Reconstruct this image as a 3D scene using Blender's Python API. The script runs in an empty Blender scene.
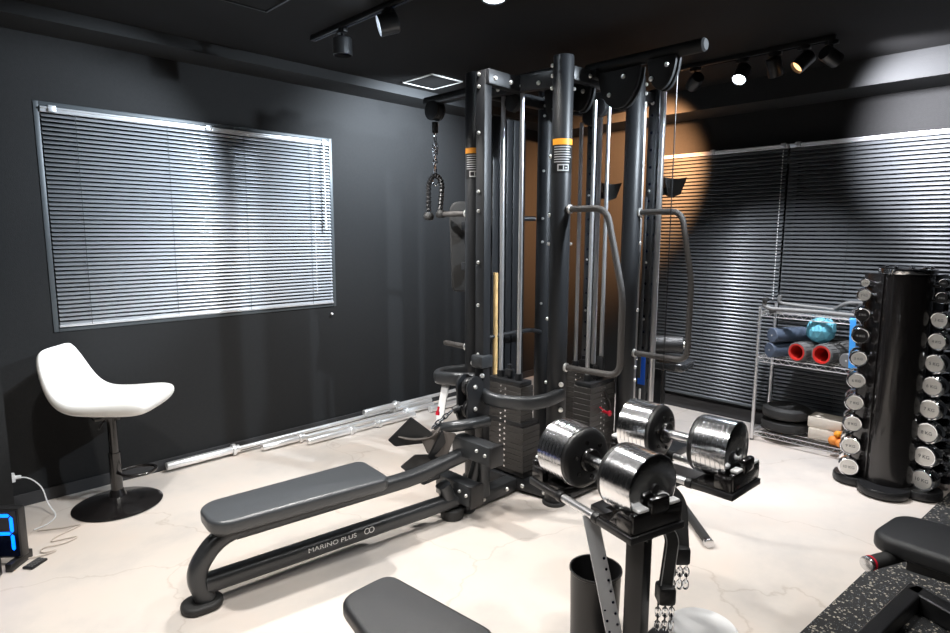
import bpy, bmesh, math, random
from mathutils import Vector, Matrix
random.seed(7)
C = bpy.context.scene.collection
PI = math.pi
V = Vector

# ------------------------------------------------------------------ materials
def mat(name, col, rough=.5, metal=0., spec=.5, noise=0., nscale=20., bump=0., bscale=200., coat=0., emit=None, estr=0.):
    m = bpy.data.materials.new(name); m.use_nodes = True
    nt = m.node_tree; b = nt.nodes['Principled BSDF']
    b.inputs['Base Color'].default_value = (*col, 1)
    b.inputs['Roughness'].default_value = rough
    b.inputs['Metallic'].default_value = metal
    b.inputs['Specular IOR Level'].default_value = spec
    b.inputs['Coat Weight'].default_value = coat
    tc = nt.nodes.new('ShaderNodeTexCoord')
    if noise:
        n = nt.nodes.new('ShaderNodeTexNoise'); n.inputs['Scale'].default_value = nscale; n.inputs['Detail'].default_value = 6
        r = nt.nodes.new('ShaderNodeValToRGB')
        r.color_ramp.elements[0].position = .3; r.color_ramp.elements[1].position = .7
        r.color_ramp.elements[0].color = (*[c*(1-noise) for c in col], 1)
        r.color_ramp.elements[1].color = (*[min(1, c*(1+noise)) for c in col], 1)
        nt.links.new(tc.outputs['Object'], n.inputs['Vector']); nt.links.new(n.outputs['Fac'], r.inputs['Fac'])
        nt.links.new(r.outputs['Color'], b.inputs['Base Color'])
    if bump:
        n = nt.nodes.new('ShaderNodeTexNoise'); n.inputs['Scale'].default_value = bscale
        u = nt.nodes.new('ShaderNodeBump'); u.inputs['Strength'].default_value = bump; u.inputs['Distance'].default_value = .004
        nt.links.new(tc.outputs['Object'], n.inputs['Vector']); nt.links.new(n.outputs['Fac'], u.inputs['Height'])
        nt.links.new(u.outputs['Normal'], b.inputs['Normal'])
    if emit:
        b.inputs['Emission Color'].default_value = (*emit, 1); b.inputs['Emission Strength'].default_value = estr
    return m

M = dict(
    wall=mat('wall_paint', (.013, .0134, .014), .75, spec=.25, noise=.1, nscale=60, bump=.25, bscale=320),
    ceiling=mat('ceiling_paint', (.009, .009, .0095), .85, spec=.2, noise=.08, nscale=30, bump=.2, bscale=150),
    beam=mat('beam_paint', (.016, .017, .018), .75, spec=.3, bump=.2, bscale=300),
    base=mat('baseboard_paint', (.03, .03, .032), .6),
    frame=mat('window_frame_metal', (.075, .085, .092), .45, .3),
    glass=mat('night_glass', (.01, .012, .015), .05),
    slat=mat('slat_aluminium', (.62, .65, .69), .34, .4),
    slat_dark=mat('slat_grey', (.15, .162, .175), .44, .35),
    headrail=mat('headrail_aluminium', (.75, .77, .8), .3, .6),
    steel=mat('charcoal_steel', (.016, .017, .019), .42, .0, .4, bump=.08, bscale=900),
    steel2=mat('grey_steel', (.048, .051, .055), .30, .35, .6, bump=.08, bscale=900),
    brown=mat('grip_rubber', (.06, .055, .052), .55, bump=.4, bscale=500),
    black=mat('black_plastic', (.012, .012, .013), .4),
    blackmetal=mat('black_powdercoat', (.014, .014, .015), .32, .0, .6, bump=.15, bscale=600),
    gloss=mat('gloss_black', (.009, .008, .008), .22, .0, .6, coat=.3),
    plate=mat('stack_iron', (.045, .042, .040), .45, .2),
    chrome=mat('chrome', (.85, .86, .88), .09, 1.),
    satin=mat('satin_chrome', (.72, .73, .75), .24, 1.),
    rod=mat('guide_rod_chrome', (.78, .78, .79), .3, .85),
    bolt=mat('zinc_bolt', (.8, .8, .78), .35, .8),
    pad=mat('black_vinyl', (.02, .021, .023), .38, .0, .5, bump=.35, bscale=700),
    padgrey=mat('sheen_vinyl', (.030, .032, .035), .27, .0, .9, bump=.12, bscale=700),
    rubber=mat('black_rubber', (.02, .02, .02), .6, bump=.3, bscale=300),
    white=mat('white_leather', (.82, .81, .78), .42, bump=.1, bscale=300),
    whitep=mat('white_plastic', (.8, .8, .8), .35),
    orange=mat('orange_sticker', (.85, .33, .02), .5),
    label=mat('black_sticker', (.008, .008, .008), .35),
    print=mat('white_print', (.45, .45, .45), .5),
    red=mat('red_plastic', (.55, .01, .03), .35),
    redfoam=mat('red_core', (.50, .02, .015), .45),
    blue=mat('blue_sticker', (.01, .12, .7), .45),
    blueband=mat('blue_band', (.05, .32, .8), .5),
    cyan=mat('cyan_foam', (.16, .52, .68), .45),
    bluegrey=mat('slate_foam', (.06, .08, .12), .6, bump=.3, bscale=250),
    greyrubber=mat('grey_grip', (.13, .13, .13), .55),
    cream=mat('cream_foam', (.62, .56, .48), .75, bump=.3, bscale=200),
    orangefoam=mat('orange_foam', (.75, .25, .04), .6),
    belt=mat('grey_leather', (.58, .59, .61), .4, bump=.2, bscale=300),
    wood=mat('pale_wood', (.75, .5, .22), .5, noise=.2, nscale=12),
    cable=mat('beige_cable', (.55, .48, .42), .5),
    lens=mat('lamp_lens', (.9, .9, .9), .4, emit=(.8, .9, 1.), estr=30.),
    lenswarm=mat('lamp_lens_warm', (.9, .8, .7), .4, emit=(1., .5, .2), estr=1.6),
    platechrome=mat('brushed_chrome', (.86, .87, .89), .18, 1., bump=.12, bscale=45),
    rowpad=mat('grey_sheen_vinyl', (.055, .06, .066), .33, .0, .8, bump=.12, bscale=700),
    footbrown=mat('taupe_steel', (.13, .115, .105), .4, .2),
    cheek=mat('matte_black_plate', (.010, .0105, .011), .6, spec=.3),
    barchrome=mat('bright_bar_steel', (.88, .88, .88), .28, .65),
    led=mat('blue_led', (.0, .1, .4), .4, emit=(.0, .13, 1.), estr=2.4),
    display=mat('display_face', (.003, .006, .02), .15),
    hatch=mat('white_trim', (.7, .7, .68), .5),
)
def rubber_mat():
    m = mat('speckled_rubber', (.035, .036, .037), .75, bump=.4, bscale=250)
    nt = m.node_tree; b = nt.nodes['Principled BSDF']; tc = nt.nodes.new('ShaderNodeTexCoord')
    col = None
    for sc, th, c in ((76, .22, (.44, .40, .33)), (115, .17, (.17, .18, .2))):
        v = nt.nodes.new('ShaderNodeTexVoronoi'); v.inputs['Scale'].default_value = sc; v.inputs['Randomness'].default_value = 1
        nz = nt.nodes.new('ShaderNodeTexNoise'); nz.inputs['Scale'].default_value = sc*1.7
        mixv = nt.nodes.new('ShaderNodeMix'); mixv.data_type = 'RGBA'; mixv.inputs[0].default_value = .012
        nt.links.new(tc.outputs['Object'], mixv.inputs[6]); nt.links.new(nz.outputs['Color'], mixv.inputs[7]); nt.links.new(tc.outputs['Object'], nz.inputs['Vector'])
        nt.links.new(mixv.outputs[2], v.inputs['Vector'])
        # only some cells carry a chip
        sep = nt.nodes.new('ShaderNodeSeparateColor'); nt.links.new(v.outputs['Color'], sep.inputs[0])
        a = nt.nodes.new('ShaderNodeMath'); a.operation = 'LESS_THAN'; a.inputs[1].default_value = .42; nt.links.new(sep.outputs[0], a.inputs[0])
        l = nt.nodes.new('ShaderNodeMath'); l.operation = 'LESS_THAN'; l.inputs[1].default_value = th*1.6; nt.links.new(v.outputs['Distance'], l.inputs[0])
        mu = nt.nodes.new('ShaderNodeMath'); mu.operation = 'MULTIPLY'; nt.links.new(a.outputs[0], mu.inputs[0]); nt.links.new(l.outputs[0], mu.inputs[1])
        mx = nt.nodes.new('ShaderNodeMix'); mx.data_type = 'RGBA'
        nt.links.new(mu.outputs[0], mx.inputs[0]); mx.inputs[7].default_value = (*c, 1)
        if col is None: mx.inputs[6].default_value = (.019, .0195, .0205, 1)
        else: nt.links.new(col, mx.inputs[6])
        col = mx.outputs[2]
    nt.links.new(col, b.inputs['Base Color'])
    return m
M['mat'] = rubber_mat()
def floor_mat():
    m = mat('polished_concrete', (.5, .45, .41), .38, spec=.35)
    nt = m.node_tree; b = nt.nodes['Principled BSDF']; tc = nt.nodes.new('ShaderNodeTexCoord')
    n1 = nt.nodes.new('ShaderNodeTexNoise'); n1.inputs['Scale'].default_value = 1.6; n1.inputs['Detail'].default_value = 8; n1.inputs['Roughness'].default_value = .62
    nt.links.new(tc.outputs['Object'], n1.inputs['Vector'])
    r = nt.nodes.new('ShaderNodeValToRGB'); e = r.color_ramp.elements
    e[0].position = .32; e[0].color = (.52, .485, .455, 1); e[1].position = .68; e[1].color = (.66, .575, .51, 1)
    x = e.new(.5); x.color = (.62, .565, .515, 1)
    nt.links.new(n1.outputs['Fac'], r.inputs['Fac'])
    # hairline cracks
    nz = nt.nodes.new('ShaderNodeTexNoise'); nz.inputs['Scale'].default_value = 3.5; nz.inputs['Detail'].default_value = 5
    nt.links.new(tc.outputs['Object'], nz.inputs['Vector'])
    ad = nt.nodes.new('ShaderNodeVectorMath'); ad.operation = 'MULTIPLY_ADD'; ad.inputs[1].default_value = (.35, .35, .35)
    nt.links.new(nz.outputs['Color'], ad.inputs[0]); nt.links.new(tc.outputs['Object'], ad.inputs[2])
    vo = nt.nodes.new('ShaderNodeTexVoronoi'); vo.feature = 'DISTANCE_TO_EDGE'; vo.inputs['Scale'].default_value = .9
    nt.links.new(ad.outputs[0], vo.inputs['Vector'])
    cr = nt.nodes.new('ShaderNodeValToRGB'); cr.color_ramp.elements[0].position = .0; cr.color_ramp.elements[1].position = .006
    cr.color_ramp.elements[0].color = (.62, .56, .5, 1); cr.color_ramp.elements[1].color = (1, 1, 1, 1)
    nt.links.new(vo.outputs['Distance'], cr.inputs['Fac'])
    mx = nt.nodes.new('ShaderNodeMix'); mx.data_type = 'RGBA'; mx.blend_type = 'MULTIPLY'; mx.inputs[0].default_value = .4
    nt.links.new(r.outputs['Color'], mx.inputs[6]); nt.links.new(cr.outputs['Color'], mx.inputs[7])
    nt.links.new(mx.outputs[2], b.inputs['Base Color'])
    n2 = nt.nodes.new('ShaderNodeTexNoise'); n2.inputs['Scale'].default_value = 7; n2.inputs['Detail'].default_value = 6
    nt.links.new(tc.outputs['Object'], n2.inputs['Vector'])
    rr = nt.nodes.new('ShaderNodeMapRange'); rr.inputs['To Min'].default_value = .28; rr.inputs['To Max'].default_value = .6
    nt.links.new(n2.outputs['Fac'], rr.inputs['Value']); nt.links.new(rr.outputs[0], b.inputs['Roughness'])
    return m
M['floor'] = floor_mat()

# ------------------------------------------------------------------ mesh helpers
def B(): return bmesh.new()
def frame_of(d, up=V((0, 0, 1))):
    d = V(d).normalized()
    if abs(d.dot(up)) > .97: up = V((1, 0, 0))
    x = up.cross(d).normalized(); y = d.cross(x).normalized()
    return Matrix((x, y, d)).transposed()          # columns x,y,d
def box(bm, c, s, rz=0., bev=0., R=None, seg=2):
    m = (R.to_4x4() if R is not None else Matrix.Rotation(rz, 4, 'Z'))
    m = Matrix.Translation(V(c)) @ m @ Matrix.Diagonal((*s, 1))
    r = bmesh.ops.create_cube(bm, size=1, matrix=m)
    if bev:
        es = list({e for v in r['verts'] for e in v.link_edges})
        bmesh.ops.bevel(bm, geom=es, offset=bev, segments=seg, affect='EDGES', profile=.5)
def cyl(bm, a, b, r, n=20, r2=None, bev=0.):
    a, b = V(a), V(b); d = b-a; R = frame_of(d).to_4x4()
    m = Matrix.Translation((a+b)/2) @ R
    k = bmesh.ops.create_cone(bm, cap_ends=True, cap_tris=False, segments=n, radius1=r, radius2=r if r2 is None else r2, depth=d.length, matrix=m)
    if bev:
        es = list({e for v in k['verts'] for e in v.link_edges if len(e.link_faces) == 2 and any(len(f.verts) > 4 for f in e.link_faces)})
        bmesh.ops.bevel(bm, geom=es, offset=bev, segments=2, affect='EDGES', profile=.5)
def roundpath(pts, rad, n=6):
    pts = [V(p) for p in pts]
    if rad <= 0: return pts
    out = [pts[0]]
    for i in range(1, len(pts)-1):
        p = pts[i]; a = (pts[i-1]-p); b = (pts[i+1]-p)
        t = min(rad, a.length*.49, b.length*.49)
        A = p+a.normalized()*t; Bp = p+b.normalized()*t
        for k in range(n+1):
            u = k/n; out.append(A*(1-u)**2+p*2*u*(1-u)+Bp*u**2)
    out.append(pts[-1]); return out
def sweep(bm, pts, prof, rad=0., n=6, closed=False, caps=True, up=V((0, 0, 1))):
    """sweep a 2-D profile (list of (x,y)) along a path; y of the profile follows 'up'"""
    P = roundpath(pts, rad, n); rings = []
    N = len(P)
    x = None
    for i, p in enumerate(P):
        if closed: d = P[(i+1) % N]-P[i-1]
        else: d = P[min(i+1, N-1)]-P[max(i-1, 0)]
        d.normalize()
        if x is None:
            u = up if abs(d.dot(up)) < .97 else V((1, 0, 0))
            x = u.cross(d).normalized()
        else:
            x = (x-d*x.dot(d)).normalized()
        y = d.cross(x)
        rings.append([bm.verts.new(p+x*a+y*b) for a, b in prof])
    K = len(prof)
    for i in range(N if closed else N-1):
        a, b = rings[i], rings[(i+1) % N]
        for k in range(K): bm.faces.new((a[k], a[(k+1) % K], b[(k+1) % K], b[k]))
    if caps and not closed:
        bm.faces.new(list(reversed(rings[0]))); bm.faces.new(rings[-1])
def circ(r, n=16, ry=None): return [(r*math.cos(2*PI*k/n), (ry or r)*math.sin(2*PI*k/n)) for k in range(n)]
def rrect(w, h, r, n=4):
    o = []
    for cx, cy, a in ((w/2-r, h/2-r, 0), (-w/2+r, h/2-r, 1), (-w/2+r, -h/2+r, 2), (w/2-r, -h/2+r, 3)):
        for k in range(n+1):
            t = (a+k/n)*PI/2; o.append((cx+r*math.cos(t), cy+r*math.sin(t)))
    return o
def tube(bm, pts, r, rad=0., n=14, **k): sweep(bm, pts, circ(r, n), rad, **k)
def prism(bm, poly, z0, z1, bev=0., seg=3, mtx=None):
    """extrude polygon (x,y) from z0 to z1, optional matrix"""
    vb = [bm.verts.new((x, y, z0)) for x, y in poly]; vt = [bm.verts.new((x, y, z1)) for x, y in poly]
    n = len(poly); fs = [bm.faces.new(list(reversed(vb))), bm.faces.new(vt)]
    for k in range(n): fs.append(bm.faces.new((vb[k], vb[(k+1) % n], vt[(k+1) % n], vt[k])))
    bmesh.ops.recalc_face_normals(bm, faces=fs)
    vs = vb+vt
    if bev:
        es = [e for e in {e for v in vs for e in v.link_edges} if (e.verts[0] in vt) == (e.verts[1] in vt)]
        r = bmesh.ops.bevel(bm, geom=es, offset=bev, segments=seg, affect='EDGES', profile=.5)
        vs = list({v for f in r['faces'] for v in f.verts} | {v for v in vs if v.is_valid})
    if mtx is not None: bmesh.ops.transform(bm, matrix=mtx, verts=[v for v in vs if v.is_valid])
def lathe(bm, prof, c=(0, 0, 0), n=32, mtx=None):
    """prof: list of (r,z)"""
    m = mtx if mtx is not None else Matrix.Translation(V(c))
    rings = []
    for r, z in prof:
        if r < 1e-6: rings.append([bm.verts.new(m @ V((0, 0, z)))])
        else: rings.append([bm.verts.new(m @ V((r*math.cos(2*PI*k/n), r*math.sin(2*PI*k/n), z))) for k in range(n)])
    for a, b in zip(rings, rings[1:]):
        if len(a) == 1 and len(b) == 1: continue
        for k in range(n):
            j = (k+1) % n
            if len(a) == 1: bm.faces.new((a[0], b[j], b[k]))
            elif len(b) == 1: bm.faces.new((a[k], a[j], b[0]))
            else: bm.faces.new((a[k], a[j], b[j], b[k]))
MW = {}
def obj(name, bm, m, parent=None, smooth=True, ang=35):
    if id(bm) in BOLTS:
        o = None
        for p, d, r in BOLTS.pop(id(bm)):
            b_ = bmesh.new(); bolt(b_, p, d, r, False); o = obj('bolt', b_, m, parent)
        bm.free(); return o
    bmesh.ops.recalc_face_normals(bm, faces=bm.faces[:])
    if parent is not None and parent in MW: bm.transform(MW[parent].inverted())
    me = bpy.data.meshes.new(name); bm.to_mesh(me); bm.free()
    if smooth:
        me.shade_smooth()
        try: me.set_sharp_from_angle(angle=math.radians(ang))
        except Exception: pass
    me.materials.append(M[m] if isinstance(m, str) else m)
    o = bpy.data.objects.new(name, me); C.objects.link(o)
    if parent is not None:
        o.parent = parent
        if parent in MW: MW[o] = MW[parent]
    return o
def thing(name, label, cat, loc=(0, 0, 0), rz=0., group=None):
    o = bpy.data.objects.new(name, None); C.objects.link(o); o.empty_display_size = .1
    o.location = loc; o.rotation_euler = (0, 0, rz); o['label'] = label; o['category'] = cat
    if group: o['group'] = group
    MW[o] = Matrix.Translation(V(loc)) @ Matrix.Rotation(rz, 4, 'Z')
    return o
def tag(o, label, cat, group=None, kind=None):
    o['label'] = label; o['category'] = cat
    if group: o['group'] = group
    if kind: o['kind'] = kind
    return o
def struct(name, bm, m, parent=None, **k):
    o = obj(name, bm, m, parent, **k)
    if parent is None: o['kind'] = 'structure'
    return o
BOLTS = {}
def bolt(bm, p, d, r=.011, rec=True):
    if rec: BOLTS.setdefault(id(bm), []).append((p, d, r)); return
    d = V(d).normalized(); lathe(bm, [(r, 0), (r, .004), (r*.7, .010), (0, .011)], n=10, mtx=Matrix.Translation(V(p)) @ frame_of(d).to_4x4())
def text_bm(s, size, thick=.0006):
    cu = bpy.data.curves.new('t', 'FONT'); cu.body = s; cu.size = size; cu.align_x = 'CENTER'; cu.align_y = 'CENTER'; cu.extrude = thick
    o = bpy.data.objects.new('t', cu); C.objects.link(o)
    dg = bpy.context.evaluated_depsgraph_get(); dg.update()
    me = bpy.data.meshes.new_from_object(o.evaluated_get(dg)); bm = bmesh.new(); bm.from_mesh(me)
    bpy.data.objects.remove(o); bpy.data.meshes.remove(me); bpy.data.curves.remove(cu)
    return bm
def setp(o, **k):
    for a, b in k.items(): o[a] = b
    return o

# ------------------------------------------------------------------ camera
pitch = math.radians(-7.85); roll = math.radians(.19)
fwd = V((math.cos(pitch)/2**.5, math.cos(pitch)/2**.5, math.sin(pitch)))
r0 = V((1, -1, 0))/2**.5; u0 = r0.cross(fwd)
rt = r0*math.cos(roll)+u0*math.sin(roll); up = -r0*math.sin(roll)+u0*math.cos(roll)
cam = bpy.data.cameras.new('camera'); co = bpy.data.objects.new('camera', cam); C.objects.link(co)
cam.sensor_width = 36; cam.lens = 598/950*36; cam.clip_start = .05
co.matrix_world = Matrix.Translation((0, 0, 1.5)) @ Matrix((rt, up, -fwd)).transposed().to_4x4()
bpy.context.scene.camera = co

# ------------------------------------------------------------------ room shell
WX, WY, H = 4.88, 3.986, 2.6
X0, Y0 = -2.4, -3.0
t = .12
bm = B(); box(bm, ((X0+WX)/2, (Y0+WY)/2, -.05), (WX-X0+.24, WY-Y0+.24, .1)); struct('floor', bm, 'floor', smooth=False)
bm = B(); box(bm, ((X0+WX)/2, (Y0+WY)/2, H+.05), (WX-X0+.24, WY-Y0+.24, .1)); struct('ceiling', bm, 'ceiling', smooth=False)
# window wall with its opening (x .657..2.475, z .945..2.195)
wx0, wx1, wz0, wz1 = .665, 2.475, .948, 2.196
bm = B()
box(bm, ((X0+wx0)/2, WY+t/2, H/2), (wx0-X0, t, H)); box(bm, ((wx1+WX)/2, WY+t/2, H/2), (WX-wx1, t, H))
box(bm, ((wx0+wx1)/2, WY+t/2, wz0/2), (wx1-wx0, t, wz0)); box(bm, ((wx0+wx1)/2, WY+t/2, (wz1+H)/2), (wx1-wx0, t, H-wz1))
struct('wall_left', bm, 'wall', smooth=False)
# right wall with the two low windows behind the long blinds
ry0, ry1, rz0, rz1 = -.35, 2.62, .20, 2.08
bm = B()
box(bm, (WX+t/2, (Y0+ry0)/2, H/2), (t, ry0-Y0, H)); box(bm, (WX+t/2, (ry1+WY)/2, H/2), (t, WY-ry1, H))
box(bm, (WX+t/2, (ry0+ry1)/2, rz0/2), (t, ry1-ry0, rz0)); box(bm, (WX+t/2, (ry0+ry1)/2, (rz1+H)/2), (t, ry1-ry0, H-rz1))
struct('wall_right', bm, 'wall', smooth=False)
bm = B(); box(bm, (X0-t/2, (Y0+WY)/2, H/2), (t, WY-Y0, H)); struct('wall_near', bm, 'wall', smooth=False)
bm = B(); box(bm, ((X0+WX)/2, Y0-t/2, H/2), (WX-X0, t, H)); struct('wall_back', bm, 'wall', smooth=False)
# soffit beams under the ceiling
bm = B(); box(bm, ((X0+WX)/2, (3.701+WY)/2, 2.568), (WX-X0, WY-3.701, .064)); struct('trim_1', bm, 'beam', smooth=False)
bm = B(); box(bm, ((4.525+WX)/2, (Y0+3.701)/2, 2.518), (WX-4.525, 3.701-Y0, .164)); struct('trim_2', bm, 'beam', smooth=False)
# boxed pillar at the left edge of the photo
bm = B(); box(bm, (.385-.35, (3.70+WY)/2, 1.268), (.70, WY-3.70, 2.536)); struct('wall_pillar', bm, 'wall', smooth=False)
bm = B(); box(bm, ((.385+WX)/2, WY-.006, .035), (WX-.385, .012, .07), bev=.002); struct('baseboard_left', bm, 'base', smooth=False)
bm = B(); box(bm, (WX-.006, (Y0+WY)/2, .05), (.012, WY-Y0, .10), bev=.002); struct('baseboard_right', bm, 'base', smooth=False)

# window on the left wall
w1 = bpy.data.objects.new('window_1', None); C.objects.link(w1); w1['kind'] = 'structure'; w1.location = ((wx0+wx1)/2, WY, wz0); MW[w1] = Matrix.Translation(w1.location)
def wframe(x0, x1, z0, z1, th, y0, y1):
    bm = B(); cy = (y0+y1)/2; d = y1-y0
    box(bm, (x0+th/2, cy, (z0+z1)/2), (th, d, z1-z0), bev=.003); box(bm, (x1-th/2, cy, (z0+z1)/2), (th, d, z1-z0), bev=.003)
    box(bm, ((x0+x1)/2, cy, z0+th/2), (x1-x0-2*th, d, th), bev=.003); box(bm, ((x0+x1)/2, cy, z1-th/2), (x1-x0-2*th, d, th), bev=.003)
    return bm
obj('window_frame', wframe(wx0+.001, wx1-.001, wz0+.001, wz1-.001, .026, WY-.006, WY+.10), 'frame', w1)
bm = B(); box(bm, ((wx0+wx1)/2, WY+.085, (wz0+wz1)/2), (wx1-wx0-.05, .01, wz1-wz0-.05)); obj('glass_pane', bm, 'glass', w1)
bm = B(); box(bm, ((wx0+wx1)/2, WY+.075, (wz0+wz1)/2), (.04, .03, wz1-wz0-.04)); obj('mullion', bm, 'frame', w1)
# window behind the right-hand blinds
w2 = bpy.data.objects.new('window_2', None); C.objects.link(w2); w2['kind'] = 'structure'; w2.location = (WX, (ry0+ry1)/2, rz0); MW[w2] = Matrix.Translation(w2.location)
bm = B()
for z in (rz0+.02, rz1-.02): box(bm, (WX+.05, (ry0+ry1)/2, z), (.09, ry1-ry0, .04), bev=.003)
for y in (ry0+.02, .62, 1.56, ry1-.02): box(bm, (WX+.05, y, (rz0+rz1)/2), (.09, .04, rz1-rz0-.08), bev=.003)
obj('window_frame', bm, 'frame', w2)
bm = B(); box(bm, (WX+.09, (ry0+ry1)/2, (rz0+rz1)/2), (.01, ry1-ry0-.04, rz1-rz0-.04)); obj('glass_pane', bm, 'glass', w2)

# ------------------------------------------------------------------ venetian blinds
def slat_strip(bm, a, b, nrm, z, width=.025, tilt=62, seg=4):
    """one curved slat from a to b (xy), nrm = room-facing direction"""
    n = V((nrm[0], nrm[1], 0)); tl = math.radians(tilt)
    w = n*math.cos(tl)+V((0, 0, -1))*math.sin(tl)      # across the slat, room edge hanging down
    h = n*math.sin(tl)+V((0, 0, 1))*math.cos(tl)
    ra, rb = [], []
    for k in range(seg+1):
        u = k/seg-.5; off = w*(u*width)+h*(.0022*(1-4*u*u))
        ra.append(bm.verts.new(V((a[0], a[1], z))+off)); rb.append(bm.verts.new(V((b[0], b[1], z))+off))
    for k in range(seg): bm.faces.new((ra[k], rb[k], rb[k+1], ra[k+1]))
def blind(a, b, nrm, ztop, zbot, label, group, pitch_=.0235, m='slat', cords=(), tilt=62, rail='headrail', width=.025):
    mid = ((a[0]+b[0])/2, (a[1]+b[1])/2)
    T = thing('venetian_blind', label, 'blind', (mid[0], mid[1], zbot), 0, group)
    A, Bv, n = V((*a, 0)), V((*b, 0)), V((*nrm, 0)); d = (Bv-A).normalized()
    bm = B(); z = ztop-.045
    while z > zbot+.020:
        slat_strip(bm, A+d*.004, Bv-d*.004, nrm, z, width=width, tilt=tilt); z -= pitch_
    s = obj('slats', bm, m, T); md = s.modifiers.new('thick', 'SOLIDIFY'); md.thickness = .0005
    R = Matrix((d, n, V((0, 0, 1)))).transposed()
    L = (Bv-A).length; mm = (A+Bv)/2
    bm = B(); box(bm, mm+V((0, 0, ztop-.016)), (L, .026, .030), R=R, bev=.004)
    box(bm, mm+n*.018+V((0, 0, ztop-.008)), (L, .008, .010), R=R, bev=.002)
    for f in (0.03, .5, .97): box(bm, A+d*(L*f)+n*.012+V((0, 0, ztop-.012)), (.035, .03, .036), R=R, bev=.003)
    obj('headrail', bm, rail, T)
    bm = B(); box(bm, mm+V((0, 0, zbot+.010)), (L, .022, .015), R=R, bev=.004); obj('bottom_rail', bm, rail if m == 'slat' else 'frame', T)
    bm = B()
    for f in cords: cyl(bm, A+d*(L*f)+n*.0135+V((0, 0, zbot+.01)), A+d*(L*f)+n*.0135+V((0, 0, ztop-.03)), .0012, 6)
    if cords: obj('ladder_cord', bm, 'frame', T)
    return T, A, d, n, L
T, A, d, n, L = blind((wx0+.028, WY-.006), (wx1-.028, WY-.006), (0, -1), wz1-.026, wz0+.024,
    'wide silver venetian blind in the grey-framed window above the white stool', None, cords=(.09, .36, .63, .90), tilt=44)
bm = B(); p = A+d*(L*.965)+n*.03
cyl(bm, p+V((0, 0, 2.14)), p+V((0, 0, 1.62)), .0045, 8); cyl(bm, p+V((0, 0, 1.62)), p+V((0, 0, 1.53)), .008, 8)
obj('tilt_wand', bm, 'whitep', T)
bm = B(); p = A+d*(L*.915)+n*.028; z = 2.13
while z > 1.05: cyl(bm, p+V((0, 0, z)), p+V((0, 0, z-.012)), .0025, 6); z -= .02
obj('bead_chain', bm, 'whitep', T)
bm = B(); cyl(bm, (2.43, WY-.001, .893), (2.43, WY-.02, .893), .008, 12, bev=.003)
tag(obj('cord_cleat', bm, 'whitep'), 'tiny white knob on the dark wall just below the right corner of the window', 'hook')
RB = WX-.045
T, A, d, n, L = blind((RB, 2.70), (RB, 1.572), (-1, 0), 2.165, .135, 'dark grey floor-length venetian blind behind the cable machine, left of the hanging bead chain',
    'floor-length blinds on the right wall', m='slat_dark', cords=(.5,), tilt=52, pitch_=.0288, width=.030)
bm = B(); p = V((RB-.03, 1.60, 0)); z = 2.12
while z > 1.02: cyl(bm, p+V((0, 0, z)), p+V((0, 0, z-.013)), .003, 6); z -= .021
obj('bead_chain', bm, 'whitep', T)
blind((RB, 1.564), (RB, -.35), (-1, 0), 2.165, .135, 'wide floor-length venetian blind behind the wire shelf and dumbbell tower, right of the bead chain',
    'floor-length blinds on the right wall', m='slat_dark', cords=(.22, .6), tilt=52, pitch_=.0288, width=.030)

# ------------------------------------------------------------------ ceiling bits
T = thing('access_hatch', 'small square ceiling hatch with a thin white frame near the cable machine', 'hatch', (2.99, 3.43, H))
bm = B(); x0, x1, y0, y1 = 2.85, 3.14, 3.28, 3.60
for c, s in ((((x0+x1)/2, y0), (x1-x0, .012)), (((x0+x1)/2, y1), (x1-x0, .012)), ((x0, (y0+y1)/2), (.012, y1-y0)), ((x1, (y0+y1)/2), (.012, y1-y0))):
    box(bm, (*c, H-.004), (*s, .007))
obj('hatch_frame', bm, 'hatch', T)
bm = B(); box(bm, ((x0+x1)/2, (y0+y1)/2, H-.003), (x1-x0-.016, y1-y0-.016, .005)); obj('hatch_panel', bm, 'ceiling', T)
bm = B()
for c, s in (((1.10, 2.98), (.80, .010)), ((1.50, 2.60), (.010, .77))): box(bm, (*c, H-.003), (*s, .006))
tag(obj('ceiling_seam', bm, 'black'), 'thin dark panel seam on the ceiling at the top left', 'seam', kind='structure')

def track(name, x, y0, y1, label):
    bm = B(); box(bm, (x, (y0+y1)/2, H-.014), (.034, y1-y0, .027), bev=.003)
    T = thing(name, label, 'light track', (x, (y0+y1)/2, H)); obj('rail', bm, 'black', T)
    bm = B(); box(bm, (x, (y0+y1)/2, H-.0285), (.010, y1-y0-.04, .003)); obj('slot', bm, 'display', T)
    return T
track('track_rail', 1.86, 1.8, 3.16, 'black lighting track at the top left ceiling carrying two spotlights')
track('track_rail', 3.88, 1.06, 1.97, 'black lighting track on the right ceiling carrying five spotlights')
def spot(p, aim, label, r=.042, ln=.105, lens='display', group='track spotlights', hz=2.5, body='blackmetal'):
    """p = head centre; aim = direction of the beam"""
    p = V(p); a = V(aim).normalized()
    T = thing('track_spotlight', label, 'spotlight', (p.x, p.y, H-.028), 0, group)
    bm = B(); cyl(bm, (p.x, p.y, H-.028), (p.x, p.y, H-.05), .022, 16); cyl(bm, (p.x, p.y, H-.05), (p.x, p.y, p.z+.01), .008, 10)
    box(bm, (p.x, p.y, H-.040), (.030, .07, .02), bev=.004); obj('stem', bm, 'black', T)
    R = Matrix.Translation(p) @ frame_of(a).to_4x4()
    bm = B(); lathe(bm, [(0, -ln/2), (r*.9, -ln/2), (r, -ln/2+.006), (r, ln/2-.002), (r-.003, ln/2), (r-.005, ln/2-.016), (0, ln/2-.018)], n=28, mtx=R)
    hd = obj('lamp_head', bm, body, T)
    bm = B(); lathe(bm, [(r-.006, ln/2-.0155), (r*.5, ln/2-.013), (0, ln/2-.012)], n=24, mtx=R); obj('lens', bm, lens, hd)
    return p+a*(ln/2+.01), a
spots = []
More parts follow.
